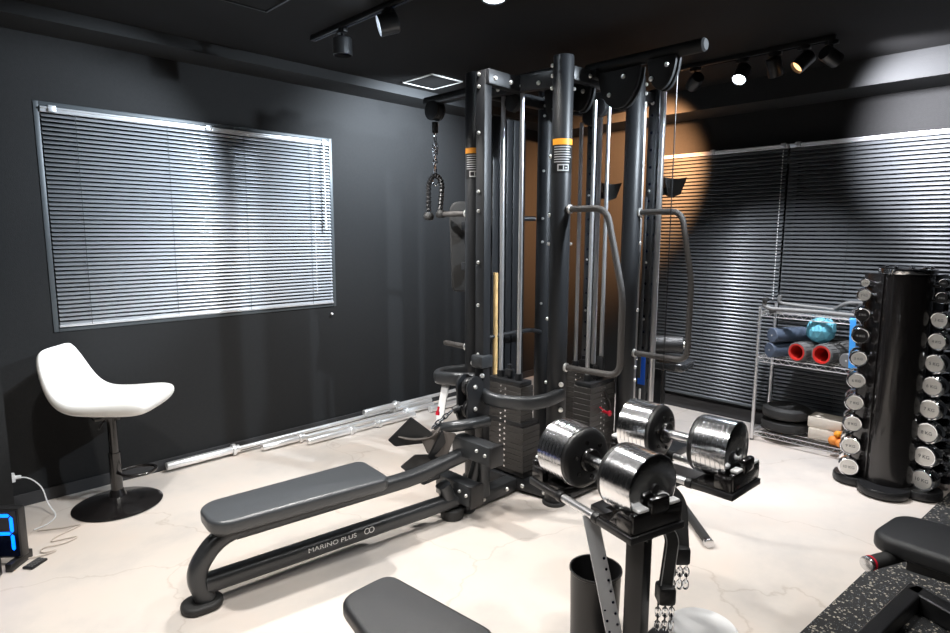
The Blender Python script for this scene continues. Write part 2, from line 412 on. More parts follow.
s_dn = spot((1.86, 2.86, 2.482), (.02, .0, -1), 'short black spotlight pointing straight down from the far end of the left track', r=.05, ln=.088, body='steel2')
s_left = spot((1.86, 2.46, 2.505), (-.80, .50, -.28), 'spotlight on the left track tilted sideways with its bright rim showing', r=.05, ln=.095, lens='lens', body='steel2')
s_warm = spot((3.88, 1.865, 2.486), (.62, .75, -.35), 'leftmost black spotlight of the right-hand track, unlit side showing')
s_face = spot((3.89, 1.57, 2.486), (-.60, .05, -.80), 'lit spotlight on the right-hand track with a glowing white face', lens='lens')
s_shelf = spot((3.88, 1.375, 2.486), (.85, -.1, -1.6), 'middle black spotlight of the five on the right-hand track')
s_o1 = spot((3.87, 1.215, 2.486), (-.45, .50, -.62), 'fourth spotlight from the left on the right-hand track with a warm rim', lens='lenswarm')
s_cool = spot((3.87, 1.075, 2.486), (.75, -.35, -.30), 'rightmost spotlight on the right-hand track, tilted with a warm rim', lens='lenswarm')
def downlight(x, y, label, lens='lens'):
    T = thing('ceiling_downlight', label, 'downlight', (x, y, H), 0, 'round ceiling downlights')
    bm = B(); lathe(bm, [(.05, 0), (.062, 0), (.062, -.006), (.05, -.010), (.047, -.004)], (x, y, H), 32); obj('bezel', bm, 'black', T)
    bm = B(); lathe(bm, [(0, -.003), (.048, -.003), (.048, -.0005), (0, -.0005)], (x, y, H), 32); obj('lens', bm, lens, T)
downlight(2.18, 2.06, 'bright round downlight in the ceiling at the top centre')
#LIGHTS#

# ------------------------------------------------------------------ multi-station cable machine
mc = thing('cable_machine', 'large charcoal multi-station cable machine with weight stacks and round columns in the room centre', 'gym machine', (2.85, 2.2, 0))
Cc, U0, R2, R4 = (2.577, 1.943), (2.50, 2.51), (3.20, 1.89), (3.12, 2.48)
def column(p, ztop=2.40, r=.053):
    bm = B(); cyl(bm, (*p, .012), (*p, ztop), r, 36, bev=.006); o = obj('column', bm, 'steel', mc)
    bm = B(); cyl(bm, (*p, 0), (*p, .02), r+.014, 32, bev=.006); obj('column_foot', bm, 'rubber', o)
    return o
cols = [column(p) for p in (Cc, U0, R2, R4)]
def curved_label(p, r, z0, z1, m, parent, ang0=-68, ang1=68, dr=.0012, name='warning_label', centre=225):
    bm = B(); n = 14; a = [bm.verts.new((p[0]+(r+dr)*math.cos(math.radians(centre+ang0+(ang1-ang0)*k/n)), p[1]+(r+dr)*math.sin(math.radians(centre+ang0+(ang1-ang0)*k/n)), z0)) for k in range(n+1)]
    b = [bm.verts.new((v.co.x, v.co.y, z1)) for v in a]
    for k in range(n): bm.faces.new((a[k], a[k+1], b[k+1], b[k]))
    return bm
for p, o in ((Cc, cols[0]), (U0, cols[1])):
    obj('warning_label', curved_label(p, .053, 1.815, 1.985, 'label', o), 'label', o)
    obj('label_header', curved_label(p, .053, 1.955, 1.985, 'orange', o, dr=.0020), 'orange', o)
    bm = B(); rr = .0595
    for k in range(7):
        z = 1.944-k*.0125; e = 52-(k*13 % 17)
        b2 = curved_label(p, .053, z-.0022, z+.0022, None, None, -52, e, .0022)
        me = bpy.data.meshes.new('x'); b2.to_mesh(me); b2.free(); bm.from_mesh(me); bpy.data.meshes.remove(me)
    for a0, a1, z0, z1 in ((-30, 34, 1.823, 1.829), (-30, 34, 1.851, 1.857), (-30, -24, 1.823, 1.857), (28, 34, 1.823, 1.857), (0, 6, 1.83, 1.85), (12, 24, 1.836, 1.842)):
        b2 = curved_label(p, .053, z0, z1, None, None, a0, a1, .0022)
        me = bpy.data.meshes.new('x'); b2.to_mesh(me); b2.free(); bm.from_mesh(me); bpy.data.meshes.remove(me)
    obj('label_print', bm, 'print', o)
# bolts up the columns
bm = B()
for z in (.32, .62, .70, 1.05, 1.45, 1.60, 1.9, 2.24, 2.30, 2.35):
    bolt(bm, (Cc[0]-.045, Cc[1]+.034, z), (-.8, .6, 0)); bolt(bm, (Cc[0]+.045, Cc[1]-.034, z), (.4, -.9, 0), .009) if z in (.32, 1.45, 2.24, 2.30) else None
    bolt(bm, (R2[0]+.01, R2[1]-.056, z), (.2, -1, 0))
    if z > 1: bolt(bm, (R4[0]-.050, R4[1]-.025, z), (-.8, -.5, 0), .009)
obj('column_bolt', bm, 'bolt', mc)
# lower frame rails
bm = B()
box(bm, (2.565, 2.21, .055), (.085, .52, .075), rz=math.radians(9), bev=.012)
box(bm, (3.16, 2.19, .055), (.085, .50, .075), rz=math.radians(8), bev=.012)
box(bm, (2.90, 1.905, .055), (.50, .08, .075), rz=-math.radians(3), bev=.012)
box(bm, (2.81, 2.495, .055), (.52, .08, .075), rz=-math.radians(3), bev=.012)
obj('base_rail', bm, 'steel', mc)
bm = B(); box(bm, (2.33, 2.222, .05), (.42, .085, .075), rz=0, bev=.012); cyl(bm, (2.16, 2.222, .006), (2.16, 2.222, .014), .05, 20)
obj('base_rail', bm, 'steel2', mc)
bm = B()
for p, dd in (((2.52, 2.13, .06), (-1, -.2, 0)), ((2.545, 1.99, .055), (-1, -.2, 0)), ((2.44, 2.178, .05), (0, -1, 0)), ((2.25, 2.178, .05), (0, -1, 0))): bolt(bm, p, dd, .013)
obj('rail_bolt', bm, 'bolt', mc)
# top frame
bm = B()
box(bm, (2.548, 2.215, 2.30), (.05, .60, .085), rz=math.radians(9.6), bev=.006)
box(bm, (3.16, 2.185, 2.30), (.05, .60, .085), rz=math.radians(7.7), bev=.006)
box(bm, (2.90, 1.90, 2.315), (.60, .05, .07), rz=-math.radians(3), bev=.006)
box(bm, (2.81, 2.495, 2.315), (.62, .05, .07), rz=-math.radians(3), bev=.006)
box(bm, (2.42, 2.22, 2.295), (.27, .06, .075), bev=.006)
box(bm, (2.86, 2.2, 2.325), (.62, .09, .04), bev=.006)
obj('top_frame', bm, 'steel', mc)
bm = B()
for y in (1.98, 2.08, 2.2, 2.33, 2.43): bolt(bm, (2.523+(2.215-y)*.17, y, 2.285), (-1, -.17, 0), .012)
for x in (2.33, 2.45): bolt(bm, (x, 2.19, 2.29), (0, -1, 0), .012)
for x in (2.7, 2.86, 3.05): bolt(bm, (x, 1.868, 2.31), (0, -1, 0), .011)
obj('top_bolt', bm, 'bolt', mc)
# pulley arm reaching out to the left with its end pulley
bm = B(); sweep(bm, [(2.60, 2.0, 2.335), (2.60, 3.04, 2.335)], rrect(.07, .055, .02)); arm = obj('pulley_arm', bm, 'steel', mc)
bm = B(); cyl(bm, (2.565, 2.965, 2.275), (2.585, 2.965, 2.275), .062, 28, bev=.003); cyl(bm, (2.615, 2.965, 2.275), (2.635, 2.965, 2.275), .062, 28, bev=.003)
hs = obj('pulley_housing', bm, 'steel', arm)
bm = B(); lathe(bm, [(0, -.013), (.052, -.013), (.045, 0), (.052, .013), (0, .013)], n=28, mtx=Matrix.Translation((2.60, 2.965, 2.270)) @ Matrix.Rotation(PI/2, 4, 'Y')); obj('pulley', bm, 'black', arm)
# lat arm to the right with the half-round cheek plates
bm = B(); tube(bm, [(2.80, 1.95, 2.37), (2.80, 1.31, 2.37)], .031, n=24); cyl(bm, (2.80, 1.31, 2.37), (2.80, 1.30, 2.37), .031, 24, r2=.025)
box(bm, (2.79, 1.95, 2.33), (.12, .20, .05), bev=.008); arm2 = obj('pulley_arm', bm, 'cheek', mc)
def cheek(cy, cz, w, h, x, th=.02):
    pts = [(-w/2, 0), (w/2, 0)]+[(w/2*math.cos(a), -h*math.sin(a) if True else 0) for a in [PI*k/16 for k in range(1, 16)]]
    bm = B(); m = Matrix.Translation((x, cy, cz)) @ Matrix(((0, 0, 1, 0), (1, 0, 0, 0), (0, 1, 0, 0), (0, 0, 0, 1)))
    prism(bm, pts, -th/2, th/2, .003, 2, m); return bm
for cy, cz, w, h, x in ((1.735, 2.33, .24, .19, 2.79), (1.50, 2.345, .15, .15, 2.79), (1.985, 2.30, .15, .14, 2.80)):
    c_ = obj('pulley_cheek', cheek(cy, cz, w, h, x-.02), 'cheek', arm2)
    c_2 = obj('pulley_cheek', cheek(cy, cz, w, h, x+.02), 'cheek', arm2)
    bm = B(); bolt(bm, (x-.031, cy-.03, cz-.04), (-1, 0, 0), .012); bolt(bm, (x-.031, cy+.05, cz-h*.62), (-1, 0, 0), .012); obj('cheek_bolt', bm, 'bolt', c_)
c3 = obj('pulley_cheek', cheek(2.075, 2.29, .20, .20, 2.72), 'cheek', mc)
bm = B(); bolt(bm, (2.709, 2.04, 2.25), (-1, 0, 0), .012); bolt(bm, (2.709, 2.10, 2.18), (-1, 0, 0), .012); obj('cheek_bolt', bm, 'bolt', c3)
for x, y in ((2.575, 2.28), (3.03, 2.02), (3.23, 2.22)): bm = B(); cyl(bm, (x-.02, y, 2.22), (x+.02, y, 2.22), .05, 28, bev=.003); obj('pulley', bm, 'black', mc)
bm = B(); cyl(bm, (2.79, 1.43, 2.25), (2.79, 1.43, .45), .0028, 8); obj('lat_cable', bm, 'black', mc)
# guide rods, weight stacks
def stack(cx, cy, w, dd, face, z0, z1, rods, topz, name='weight_stack', n=14, mat_='plate', zs=2.26):
    """face '-X' or '-Y' shows the pin holes; w = width across that face, dd = depth"""
    sx, sy = (dd, w) if face == '-X' else (w, dd)
    bm = B(); h = (z1-z0)/n
    for k in range(n): box(bm, (cx, cy, z0+h*(k+.5)), (sx, sy, h-.0016), bev=.0015, seg=1)
    st = obj(name, bm, mat_, mc)
    bm = B()
    for k in range(n):
        z = z0+h*(k+.5)
        for u in (-.018, .018):
            if face == '-X': lathe(bm, [(0, 0), (.0065, 0), (.0065, .002), (0, .003)], n=8, mtx=Matrix.Translation((cx-sx/2, cy+u, z+(.006 if u > 0 else -.006))) @ frame_of((-1, 0, 0)).to_4x4())
            else: lathe(bm, [(0, 0), (.0065, 0), (.0065, .002), (0, .003)], n=8, mtx=Matrix.Translation((cx+u, cy-sy/2, z+(.006 if u > 0 else -.006))) @ frame_of((0, -1, 0)).to_4x4())
    obj('pin_holes', bm, 'satin', st)
    bm = B(); box(bm, (cx, cy, z1+.014), (sx*.96, sy*.93, .026), bev=.004); cyl(bm, (cx, cy, z1+.02), (cx, cy, z1+.11), .014, 12); box(bm, (cx, cy, z1+.06), (.04, .05, .05), bev=.008)
    for x, y in rods: cyl(bm, (x, y, z1+.026), (x, y, z1+.065), .022, 16)
    obj('top_plate', bm, 'steel', st)
    for x, y in rods:
        bm = B(); cyl(bm, (x, y, .09), (x, y, zs), .0125, 16); obj('guide_rod', bm, 'rod', mc)
    return st
stack(2.575, 2.285, .27, .11, '-X', .405, .635, [(2.575, 2.355), (2.575, 2.215)], 0, n=7, zs=2.275)
stack(2.59, 2.285, .32, .15, '-X', .135, .40, [], 0, n=8)
bm = B()
for y in (2.16, 2.41): box(bm, (2.59, y, .095), (.09, .045, .075), bev=.004)
box(bm, (2.59, 2.285, .115), (.12, .30, .03), bev=.004); obj('stack_rest', bm, 'black', mc)
st2 = stack(3.035, 1.998, .27, .12, '-Y', .15, .60, [(2.962, 2.006), (3.115, 2.012)], 0, n=13, zs=2.25)
stack(3.245, 2.23, .27, .11, '-X', .15, .60, [(3.245, 2.295), (3.245, 2.155)], 0, n=13, zs=2.2)
bm = B(); cyl(bm, (3.035, 1.936, .44), (3.035, 1.895, .435), .009, 12); cyl(bm, (3.035, 1.895, .435), (3.035, 1.88, .435), .017, 16, bev=.004); tube(bm, [(3.035, 1.936, .445), (3.01, 1.915, .455), (2.99, 1.93, .475)], .004, .02, 8)
obj('selector_pin', bm, 'red', mc)
bm = B(); box(bm, (3.07, 1.99, .70), (.03, .05, .13), bev=.01); obj('cable_block', bm, 'steel', mc)
bm = B(); tube(bm, [(3.0, 2.0, .67), (3.05, 1.93, .56), (3.10, 1.915, .45), (3.17, 1.99, .32)], .006, .06, 8); obj('loose_cable', bm, 'black', mc)
# rear shroud panels between the back columns
bm = B()
for k, y in enumerate((0, 1, 2)): pass
for k in range(5): box(bm, (2.70+k*.062, 2.535+.0*k, 1.33), (.054, .02, 1.72), bev=.004)
box(bm, (2.82, 2.545, 1.33), (.32, .008, 1.74)); obj('shroud_panel', bm, 'steel', mc)
# handles
def grip(pts, r=.0165, m='brown', rad=.07, name='handle', col=(0, 0)):
    bm = B(); tube(bm, pts, r, rad, 16, n=None) if False else sweep(bm, pts, circ(r, 16), rad, 8)
    o = obj(name, bm, m, mc)
    bm = B()
    for a, b in ((pts[0], pts[1]), (pts[-1], pts[-2])):
        a, b = V(a), V(b); d_ = (b-a).normalized(); cyl(bm, a-d_*.002, a+d_*.012, r*1.5, 18, bev=.003)
    obj('handle_washer', bm, 'bolt', o); return o
grip([(2.577, 1.888, 1.63), (2.60, 1.675, 1.63), (2.605, 1.57, 1.20), (2.605, 1.57, .79), (2.577, 1.888, .79)], rad=.07)
grip([(3.20, 1.838, 1.63), (3.20, 1.575, 1.63), (3.20, 1.50, 1.25), (3.20, 1.50, .79), (3.20, 1.838, .79)], rad=.07)
for z in (1.62, .82):
    bm = B(); cyl(bm, (2.50, 2.562, z), (2.50, 2.77, z), .0165, 18, bev=.006); o = obj('side_peg', bm, 'brown', mc)
    bm = B(); cyl(bm, (2.50, 2.564, z), (2.50, 2.578, z), .025, 18, bev=.003); obj('peg_washer', bm, 'bolt', o)
bm = B(); tube(bm, [(2.55, 2.55, 1.60), (2.66, 2.58, 1.60), (2.95, 2.58, 1.60), (3.07, 2.52, 1.60)], .016, .06); obj('cross_tube', bm, 'steel', mc)
bm = B(); tube(bm, [(2.55, 2.50, .87), (2.72, 2.44, .89), (2.95, 2.44, .89), (3.07, 2.46, .86)], .014, .1); obj('cross_tube', bm, 'steel', mc)
# curved guards around the left stack
bm = B(); sweep(bm, [(2.285, 2.225, .63), (2.26, 2.12, .62), (2.34, 1.98, .615), (2.45, 1.915, .62), (2.57, 1.905, .64)], rrect(.045, .075, .02), .12, 8)
obj('stack_guard', bm, 'steel2', mc)
bm = B(); sweep(bm, [(2.29, 2.29, .70), (2.22, 2.38, .70), (2.22, 2.54, .68), (2.32, 2.60, .68), (2.49, 2.545, .68)], rrect(.045, .075, .02), .10, 8)
obj('stack_guard', bm, 'steel2', mc)
bm = B()
for p, dd in (((2.545, 1.888, .70), (-1, -.4, 0)), ((2.545, 1.888, .56), (-1, -.4, 0)), ((2.265, 2.208, .74), (-1, -.6, 0)), ((2.262, 2.215, .56), (-1, -.6, 0)), ((2.265, 2.28, .80), (-1, 0, 0))): bolt(bm, p, dd, .014)
obj('guard_bolt', bm, 'bolt', mc)
# front square upright of the row station
bm = B(); box(bm, (2.305, 2.245, 1.165), (.055, .065, 2.33), bev=.006); upr = obj('upright', bm, 'steel', mc)
bm = B()
for z in (.85, 1.12, 1.35, 1.62, 1.72, 2.02, 2.25, 2.31): bolt(bm, (2.278, 2.252, z), (-1, 0, 0), .010)
obj('upright_bolt', bm, 'bolt', upr)
bm = B(); box(bm, (2.29, 2.235, .815), (.09, .085, .07), bev=.01); obj('sleeve', bm, 'steel2', upr)
for yy in (2.205, 2.285):
    bm = B(); pts = []
    for k in range(13): a = -PI*.15+PI*1.3*k/12; pts.append((2.205+.062*math.cos(a), .685+.062*math.sin(a)))
    for k in range(13): a = PI*.85+PI*1.0*k/12; pts.append((2.205+.06*math.cos(a), .55+.075*math.sin(a)))
    pts.append((2.29, .50)); pts.append((2.29, .66))
    m = Matrix.Translation((0, yy, 0)) @ Matrix(((1, 0, 0, 0), (0, 0, -1, 0), (0, 1, 0, 0), (0, 0, 0, 1)))
    prism(bm, pts, -.006, .006, mtx=m); obj('pulley_bracket', bm, 'steel', mc)
bm = B(); bolt(bm, (2.20, 2.198, .69), (0, -1, 0), .013); bolt(bm, (2.20, 2.198, .57), (0, -1, 0), .013)
obj('bracket_bolt', bm, 'bolt', mc)
for z in (.685, .56): bm = B(); cyl(bm, (2.205, 2.23, z), (2.205, 2.26, z), .05, 24, bev=.004); obj('pulley', bm, 'black', mc)
# row bench group, direction slightly turned
ang = math.radians(-6.5); ux = V((math.cos(ang), math.sin(ang), 0)); uy = V((-math.sin(ang), math.cos(ang), 0)); O = V((.80, 2.362, 0))
def rp(a, b, z): return O+ux*a+uy*b+V((0, 0, z))
def rm(): return Matrix((ux, uy, V((0, 0, 1)))).transposed()
bm = B(); pts = []
for x, y, rx, ry, q in ((.78, .095, .05, .07, 0), (.09, .085, .09, .085, 1), (.09, -.085, .09, .085, 2), (.78, -.095, .05, .07, 3)):
    w = {0: (.80, .13), 1: (.06, .12), 2: (.06, -.12), 3: (.80, -.13)}[q]
def pad_poly(x0, x1, w0, w1, r0_, r1_, n=6):
    """rounded plan outline from x0 (width w0) to x1 (width w1)"""
    o = []
    for cx, cy, r, a in ((x1-r1_, w1/2-r1_, r1_, 0), (x0+r0_, w0/2-r0_, r0_, 1), (x0+r0_, -w0/2+r0_, r0_, 2), (x1-r1_, -w1/2+r1_, r1_, 3)):
        for k in range(n+1):
            t_ = (a+k/n)*PI/2; o.append((cx+r*math.cos(t_), cy+r*math.sin(t_)))
    return o
Mrow = Matrix.Translation(O) @ rm().to_4x4()
bm = B(); prism(bm, pad_poly(.03, .81, .25, .285, .085, .05), .328, .388, .016, 4, Mrow); obj('row_seat_pad', bm, 'rowpad', mc)
bm = B(); prism(bm, pad_poly(.05, .78, .21, .23, .07, .04), .316, .330, 0, 3, Mrow); obj('seat_board', bm, 'black', mc)
bm = B(); sweep(bm, [rp(.02, 0, .03), rp(-.02, 0, .15), rp(.07, 0, .275), rp(.22, 0, .300)], rrect(.075, .075, .03), .13, 8); leg = obj('row_front_leg', bm, 'steel2', mc)
bm = B(); prism(bm, pad_poly(-.075, .085, .13, .13, .06, .06), 0, .032, .012, 3, Mrow); obj('rubber_foot', bm, 'rubber', leg)
bm = B(); sweep(bm, [rp(.02, 0, .095), rp(1.28, 0, .095)], rrect(.075, .08, .03)); lowr = obj('row_floor_rail', bm, 'steel2', mc)
bm = B(); cyl(bm, rp(1.26, 0, 0), rp(1.26, 0, .055), .062, 24, bev=.012); bx = rp(1.31, -.02, .02); obj('rubber_foot', bm, 'rubber', lowr)
bm = B(); sweep(bm, [rp(.15, 0, .285), rp(1.05, 0, .285), rp(1.30, 0, .33), rp(1.48, 0, .35)], rrect(.07, .075, .025), .12, 6); obj('seat_rail', bm, 'steel2', mc)
bm = B(); sweep(bm, [rp(1.24, 0, .10), rp(1.20, 0, .20)], rrect(.07, .07, .02)); sweep(bm, [rp(1.46, 0, .07), rp(1.46, 0, .38)], rrect(.075, .08, .02)); sweep(bm, [rp(1.36, 0, .09), rp(1.44, 0, .30)], rrect(.04, .05, .01)); obj('rail_post', bm, 'steel2', mc)
# lettering on the floor rail
tb = text_bm('MARINO PLUS', .030, .0004)
Rt = Matrix((ux, V((0, 0, 1)), ux.cross(V((0, 0, 1))))).transposed().to_4x4()
tb.transform(Matrix.Translation(rp(.56, -.0385, .105)) @ Rt @ Matrix.Diagonal((1.25, 1, 1, 1))); obj('rail_lettering', tb, 'whitep', lowr, smooth=False)
bm = B(); mm = Matrix.Translation(rp(.745, -.0385, .107)) @ Rt
for dx in (-.012, .012):
    lathe(bm, [(.011, 0), (.015, 0), (.015, .0008), (.011, .0008), (.011, 0)], n=24, mtx=mm @ Matrix.Translation((dx, 0, 0)))
obj('rail_emblem', bm, 'whitep', lowr)
# foot rests: two cross bars and two angled foot plates
bm = B(); box(bm, (2.105, 2.23, .145), (.085, .27, .115), bev=.008); fb = obj('foot_bar', bm, 'steel2', mc)
bm = B(); box(bm, (2.105, 2.09, .145), (.092, .02, .122), bev=.005); obj('end_cap', bm, 'black', fb)
bm = B(); box(bm, (2.13, 2.12, .385), (.085, .28, .10), bev=.008); fb2 = obj('foot_bar', bm, 'steel2', mc)
bm = B(); box(bm, (2.13, 1.975, .385), (.092, .02, .108), bev=.005); obj('end_cap', bm, 'black', fb2)
bm = B()
for p in ((2.0605, 2.17, .16), (2.0605, 2.12, .15), (2.0865, 2.07, .40), (2.0865, 2.01, .39)): bolt(bm, p, (-1, 0, 0), .010)
obj('foot_bar_bolt', bm, 'bolt', mc)
bm = B(); tube(bm, [(2.26, 2.16, .50), (2.12, 2.18, .505), (2.06, 2.25, .49), (2.06, 2.34, .46)], .03, .06, 16); obj('foot_rest_arm', bm, 'steel2', mc)
def tri(pts, th, m, name='foot_plate'):
    bm = B(); P = [V(p) for p in pts]; nrm = (P[1]-P[0]).cross(P[2]-P[0]).normalized()
    a = [bm.verts.new(p) for p in P]; b = [bm.verts.new(p+nrm*th) for p in P]
    bm.faces.new(a); bm.faces.new(list(reversed(b)))
    k = len(P)
    for i in range(k): bm.faces.new((a[i], b[i], b[(i+1) % k], a[(i+1) % k]))
    bmesh.ops.bevel(bm, geom=bm.edges[:], offset=.004, segments=2, affect='EDGES')
    return obj(name, bm, m, mc)
tri([(1.893, 2.361, .560), (1.805, 2.445, .435), (1.832, 2.418, .400), (1.955, 2.315, .415), (1.975, 2.280, .47)], .012, 'steel')
tri([(2.005, 2.245, .500), (1.940, 2.290, .350), (1.965, 2.290, .325), (2.02, 2.238, .42)], .012, 'steel')
tri([(1.955, 2.41, .325), (1.895, 2.46, .26), (1.975, 2.365, .16), (2.04, 2.30, .20), (2.02, 2.30, .34)], .012, 'steel2')
bm = B(); sweep(bm, [(1.85, 2.405, .455), (1.90, 2.34, .44), (1.98, 2.30, .45), (1.99, 2.255, .49)], rrect(.05, .006, .002), .05, 6); obj('foot_strap', bm, 'footbrown', mc)
tri([(1.99, 2.30, .48), (1.93, 2.33, .44), (1.95, 2.30, .36), (2.03, 2.25, .32), (2.08, 2.22, .46)], .02, 'footbrown')
# low row connector: swivel, carabiner, cable
bm = B(); cyl(bm, (2.20, 2.235, .60), (2.13, 2.26, .575), .004, 8); cyl(bm, (2.14, 2.255, .58), (2.105, 2.27, .565), .02, 16, bev=.005); obj('row_cable_end', bm, 'black', mc)
bm = B()
for k, (a, b, c) in enumerate([(2.085, 2.275, .555), (2.065, 2.285, .54), (2.045, 2.292, .525), (2.025, 2.30, .51), (2.005, 2.305, .495)]):
    mm = Matrix.Translation((a, b, c)) @ frame_of((-.7, .3, -.6)).to_4x4() @ Matrix.Rotation(PI/2*(k % 2), 4, 'Z') @ Matrix.Rotation(PI/2, 4, 'X')
    pp = [mm @ V((.011*math.cos(2*PI*j/14), .020*math.sin(2*PI*j/14), 0)) for j in range(14)]
    sweep(bm, pp, circ(.0035, 6), closed=True)
o = tag(obj('chain', bm, 'chrome'), 'short chrome chain hooked on the low row pulley above the foot plates', 'chain')
bm = B(); cyl(bm, (2.115, 2.395, .56), (2.10, 2.39, .515), .006, 10); cyl(bm, (2.106, 2.392, .535), (2.10, 2.389, .515), .011, 12); obj('selector_pin', bm, 'red', mc)
bm = B(); sweep(bm, [(2.245, 2.47, .68), (2.20, 2.46, .55), (2.17, 2.45, .45)], rrect(.05, .012, .005), .05); tag(obj('hanging_towel_strap', bm, 'whitep'), 'pale strap hanging from the curved guard on the left of the machine', 'strap')
# back pad beside the left rear column
bm = B(); m = Matrix.Translation((2.66, 2.70, 0)) @ Matrix.Rotation(PI/4+.05, 4, 'Z') @ Matrix(((0, 0, 1, 0), (1, 0, 0, 0), (0, 1, 0, 0), (0, 0, 0, 1)))
pts = []
for cx, cy, a in ((.075, 1.64, 0), (-.075, 1.64, 1), (-.09, 1.17, 2), (.09, 1.17, 3)):
    r_ = .06 if a < 2 else .03
    for k in range(7): t_ = (a+k/6)*PI/2; pts.append((cx+r_*math.cos(t_), cy+r_*math.sin(t_)))
prism(bm, pts, -.03, .03, .012, 3, m); obj('back_pad', bm, 'rubber', mc)
bm = B(); box(bm, (2.60, 2.62, 1.55), (.05, .16, .05), bev=.004); box(bm, (2.60, 2.62, 1.3), (.05, .16, .05), bev=.004); obj('pad_bracket', bm, 'steel', mc)
# rack uprights on the far right with chrome smith rods
for (x, y) in ((3.367, 1.858), (3.47, 2.36)):
    bm = B(); box(bm, (x, y, 1.175), (.055, .055, 2.35), bev=.005); u_ = obj('rack_upright', bm, 'steel2', mc)
    bm = B(); z = .30
    while z < 2.3:
        for fx, dd in (((x-.0276, y, z), (-1, 0, 0)), ((x, y-.0276, z), (0, -1, 0))):
            lathe(bm, [(.0085, 0), (0, .0006)], n=12, mtx=Matrix.Translation(fx) @ frame_of(dd).to_4x4())
        z += .1
    obj('rack_holes', bm, 'display', u_)
    bm = B(); bolt(bm, (x-.028, y, 1.76), (-1, 0, 0), .008); bolt(bm, (x-.028, y, 1.33), (-1, 0, 0), .008); bolt(bm, (x-.028, y, .98), (-1, 0, 0), .008); bolt(bm, (x-.028, y, 2.27), (-1, 0, 0), .012); obj('rack_bolt', bm, 'bolt', u_)
    bm = B(); cyl(bm, (x+.006, y-.050, .06), (x+.006, y-.050, 2.33), .018, 24); obj('smith_rod', bm, 'rod', mc)
    bm = B(); box(bm, (x+.02, y-.03, .03), (.14, .14, .06), bev=.008); obj('rack_foot', bm, 'steel', mc)
bm = B(); sweep(bm, [(3.20, 1.89, .06), (3.385, 1.85, .06), (3.48, 2.36, .06), (3.12, 2.48, .06)], rrect(.05, .07, .01)); obj('rack_beam', bm, 'steel', mc); bm = B()
sweep(bm, [(3.20, 1.89, 2.30), (3.385, 1.855, 2.30), (3.48, 2.36, 2.30), (3.12, 2.48, 2.30)], rrect(.05, .06, .01)); obj('rack_beam', bm, 'steel', mc)
bm = B(); cyl(bm, (3.275, 1.872, .1), (3.275, 1.872, 2.28), .011, 14); obj('guide_rod', bm, 'rod', mc)
bm = B(); cyl(bm, (3.285, 1.845, .62), (3.285, 1.845, 1.72), .009, 14); obj('threaded_strip', bm, 'steel2', mc)
bm = B(); box(bm, (3.338, 1.858, .66), (.003, .05, .19)); obj('blue_sticker', bm, 'blue', mc)
bm = B(); box(bm, (3.328, 1.858, .49), (.012, .012, .10), bev=.003); obj('white_clip', bm, 'whitep', mc)
def jcup(x, y, z, label, off=.085):
    T = thing('j_cup', label, 'bar hook', (x, y, z), 0, 'bar hooks on the rack uprights')
    e = V((.707, -.707, 0)); n = V((-.707, -.707, 0))
    bm = B(); sweep(bm, [V((x, y, z-.03)), V((x, y, z-.03))+e*(off-.02)], rrect(.016, .045, .003)); obj('bracket', bm, 'blackmetal', T)
    bm = B(); m = Matrix.Translation(V((x, y, z))+e*off) @ Matrix((e, V((0, 0, 1)), -n)).transposed().to_4x4()
    prism(bm, [(-.058, .050), (-.010, .044), (.030, .044), (.078, .052), (.042, -.050), (-.005, -.066), (-.036, -.045)], -.03, .03, .0, 2, m); obj('cup', bm, 'blackmetal', T)
jcup(3.395, 1.83, 1.79, 'black bar hook on the nearer perforated rack upright, in front of the right blinds')
jcup(3.45, 2.36, 1.79, 'bar hook on the farther rack upright, seen left of the dark round column', .13)
# leg-extension roller and pad at the far side
T = thing('roller_bench', 'black padded bench with foam roller behind the rack upright', 'bench', (3.84, 1.86, 0))
bm = B(); prism(bm, pad_poly(-.22, .22, .26, .26, .05, .05), .60, .655, .012, 3, Matrix.Translation((3.78, 1.98, 0)) @ Matrix.Rotation(-PI/2+.1, 4, 'Z')); obj('seat_pad', bm, 'padgrey', T)
bm = B(); cyl(bm, (3.62, 1.97, .775), (3.74, 1.79, .775), .058, 26, bev=.01); rl = obj('foam_roller', bm, 'pad', T)
bm = B(); cyl(bm, (3.74, 1.79, .775), (3.747, 1.78, .775), .024, 18, bev=.002); obj('end_cap', bm, 'bolt', rl)
bm = B(); box(bm, (3.66, 1.96, .69), (.05, .05, .12)); box(bm, (3.80, 1.98, .31), (.07, .07, .58), bev=.006); box(bm, (3.80, 1.98, .025), (.30, .40, .05), bev=.008); obj('post', bm, 'steel', T)

# rope attachment hanging from the left arm
T = thing('rope_attachment', 'black triceps rope hanging on a chrome chain from the left arm of the cable machine', 'rope', (2.60, 2.965, 1.60))
bm = B(); cyl(bm, (2.60, 2.965, 2.205), (2.60, 2.965, 2.135), .020, 16, bev=.006); obj('cable_stop', bm, 'rubber', T)
def links(bm, x, y, z0, z1, r=.0038, w=.0125, h=.026):
    z = z0; k = 0
    while z > z1:
        mm = Matrix.Translation((x, y, z-h/2)) @ Matrix.Rotation(PI/2*(k % 2)+.5, 4, 'Z')
        pp = [mm @ V((w*math.cos(2*PI*j/14), 0, h*.72*math.sin(2*PI*j/14))) for j in range(14)]
        sweep(bm, pp, circ(r, 6), closed=True, up=V((0, 1, 0))); z -= h; k += 1
bm = B(); links(bm, 2.60, 2.965, 2.13, 2.06, w=.018, h=.06); links(bm, 2.60, 2.965, 2.05, 1.93); links(bm, 2.60, 2.965, 1.93, 1.87, w=.02, h=.055); obj('chain', bm, 'chrome', T)
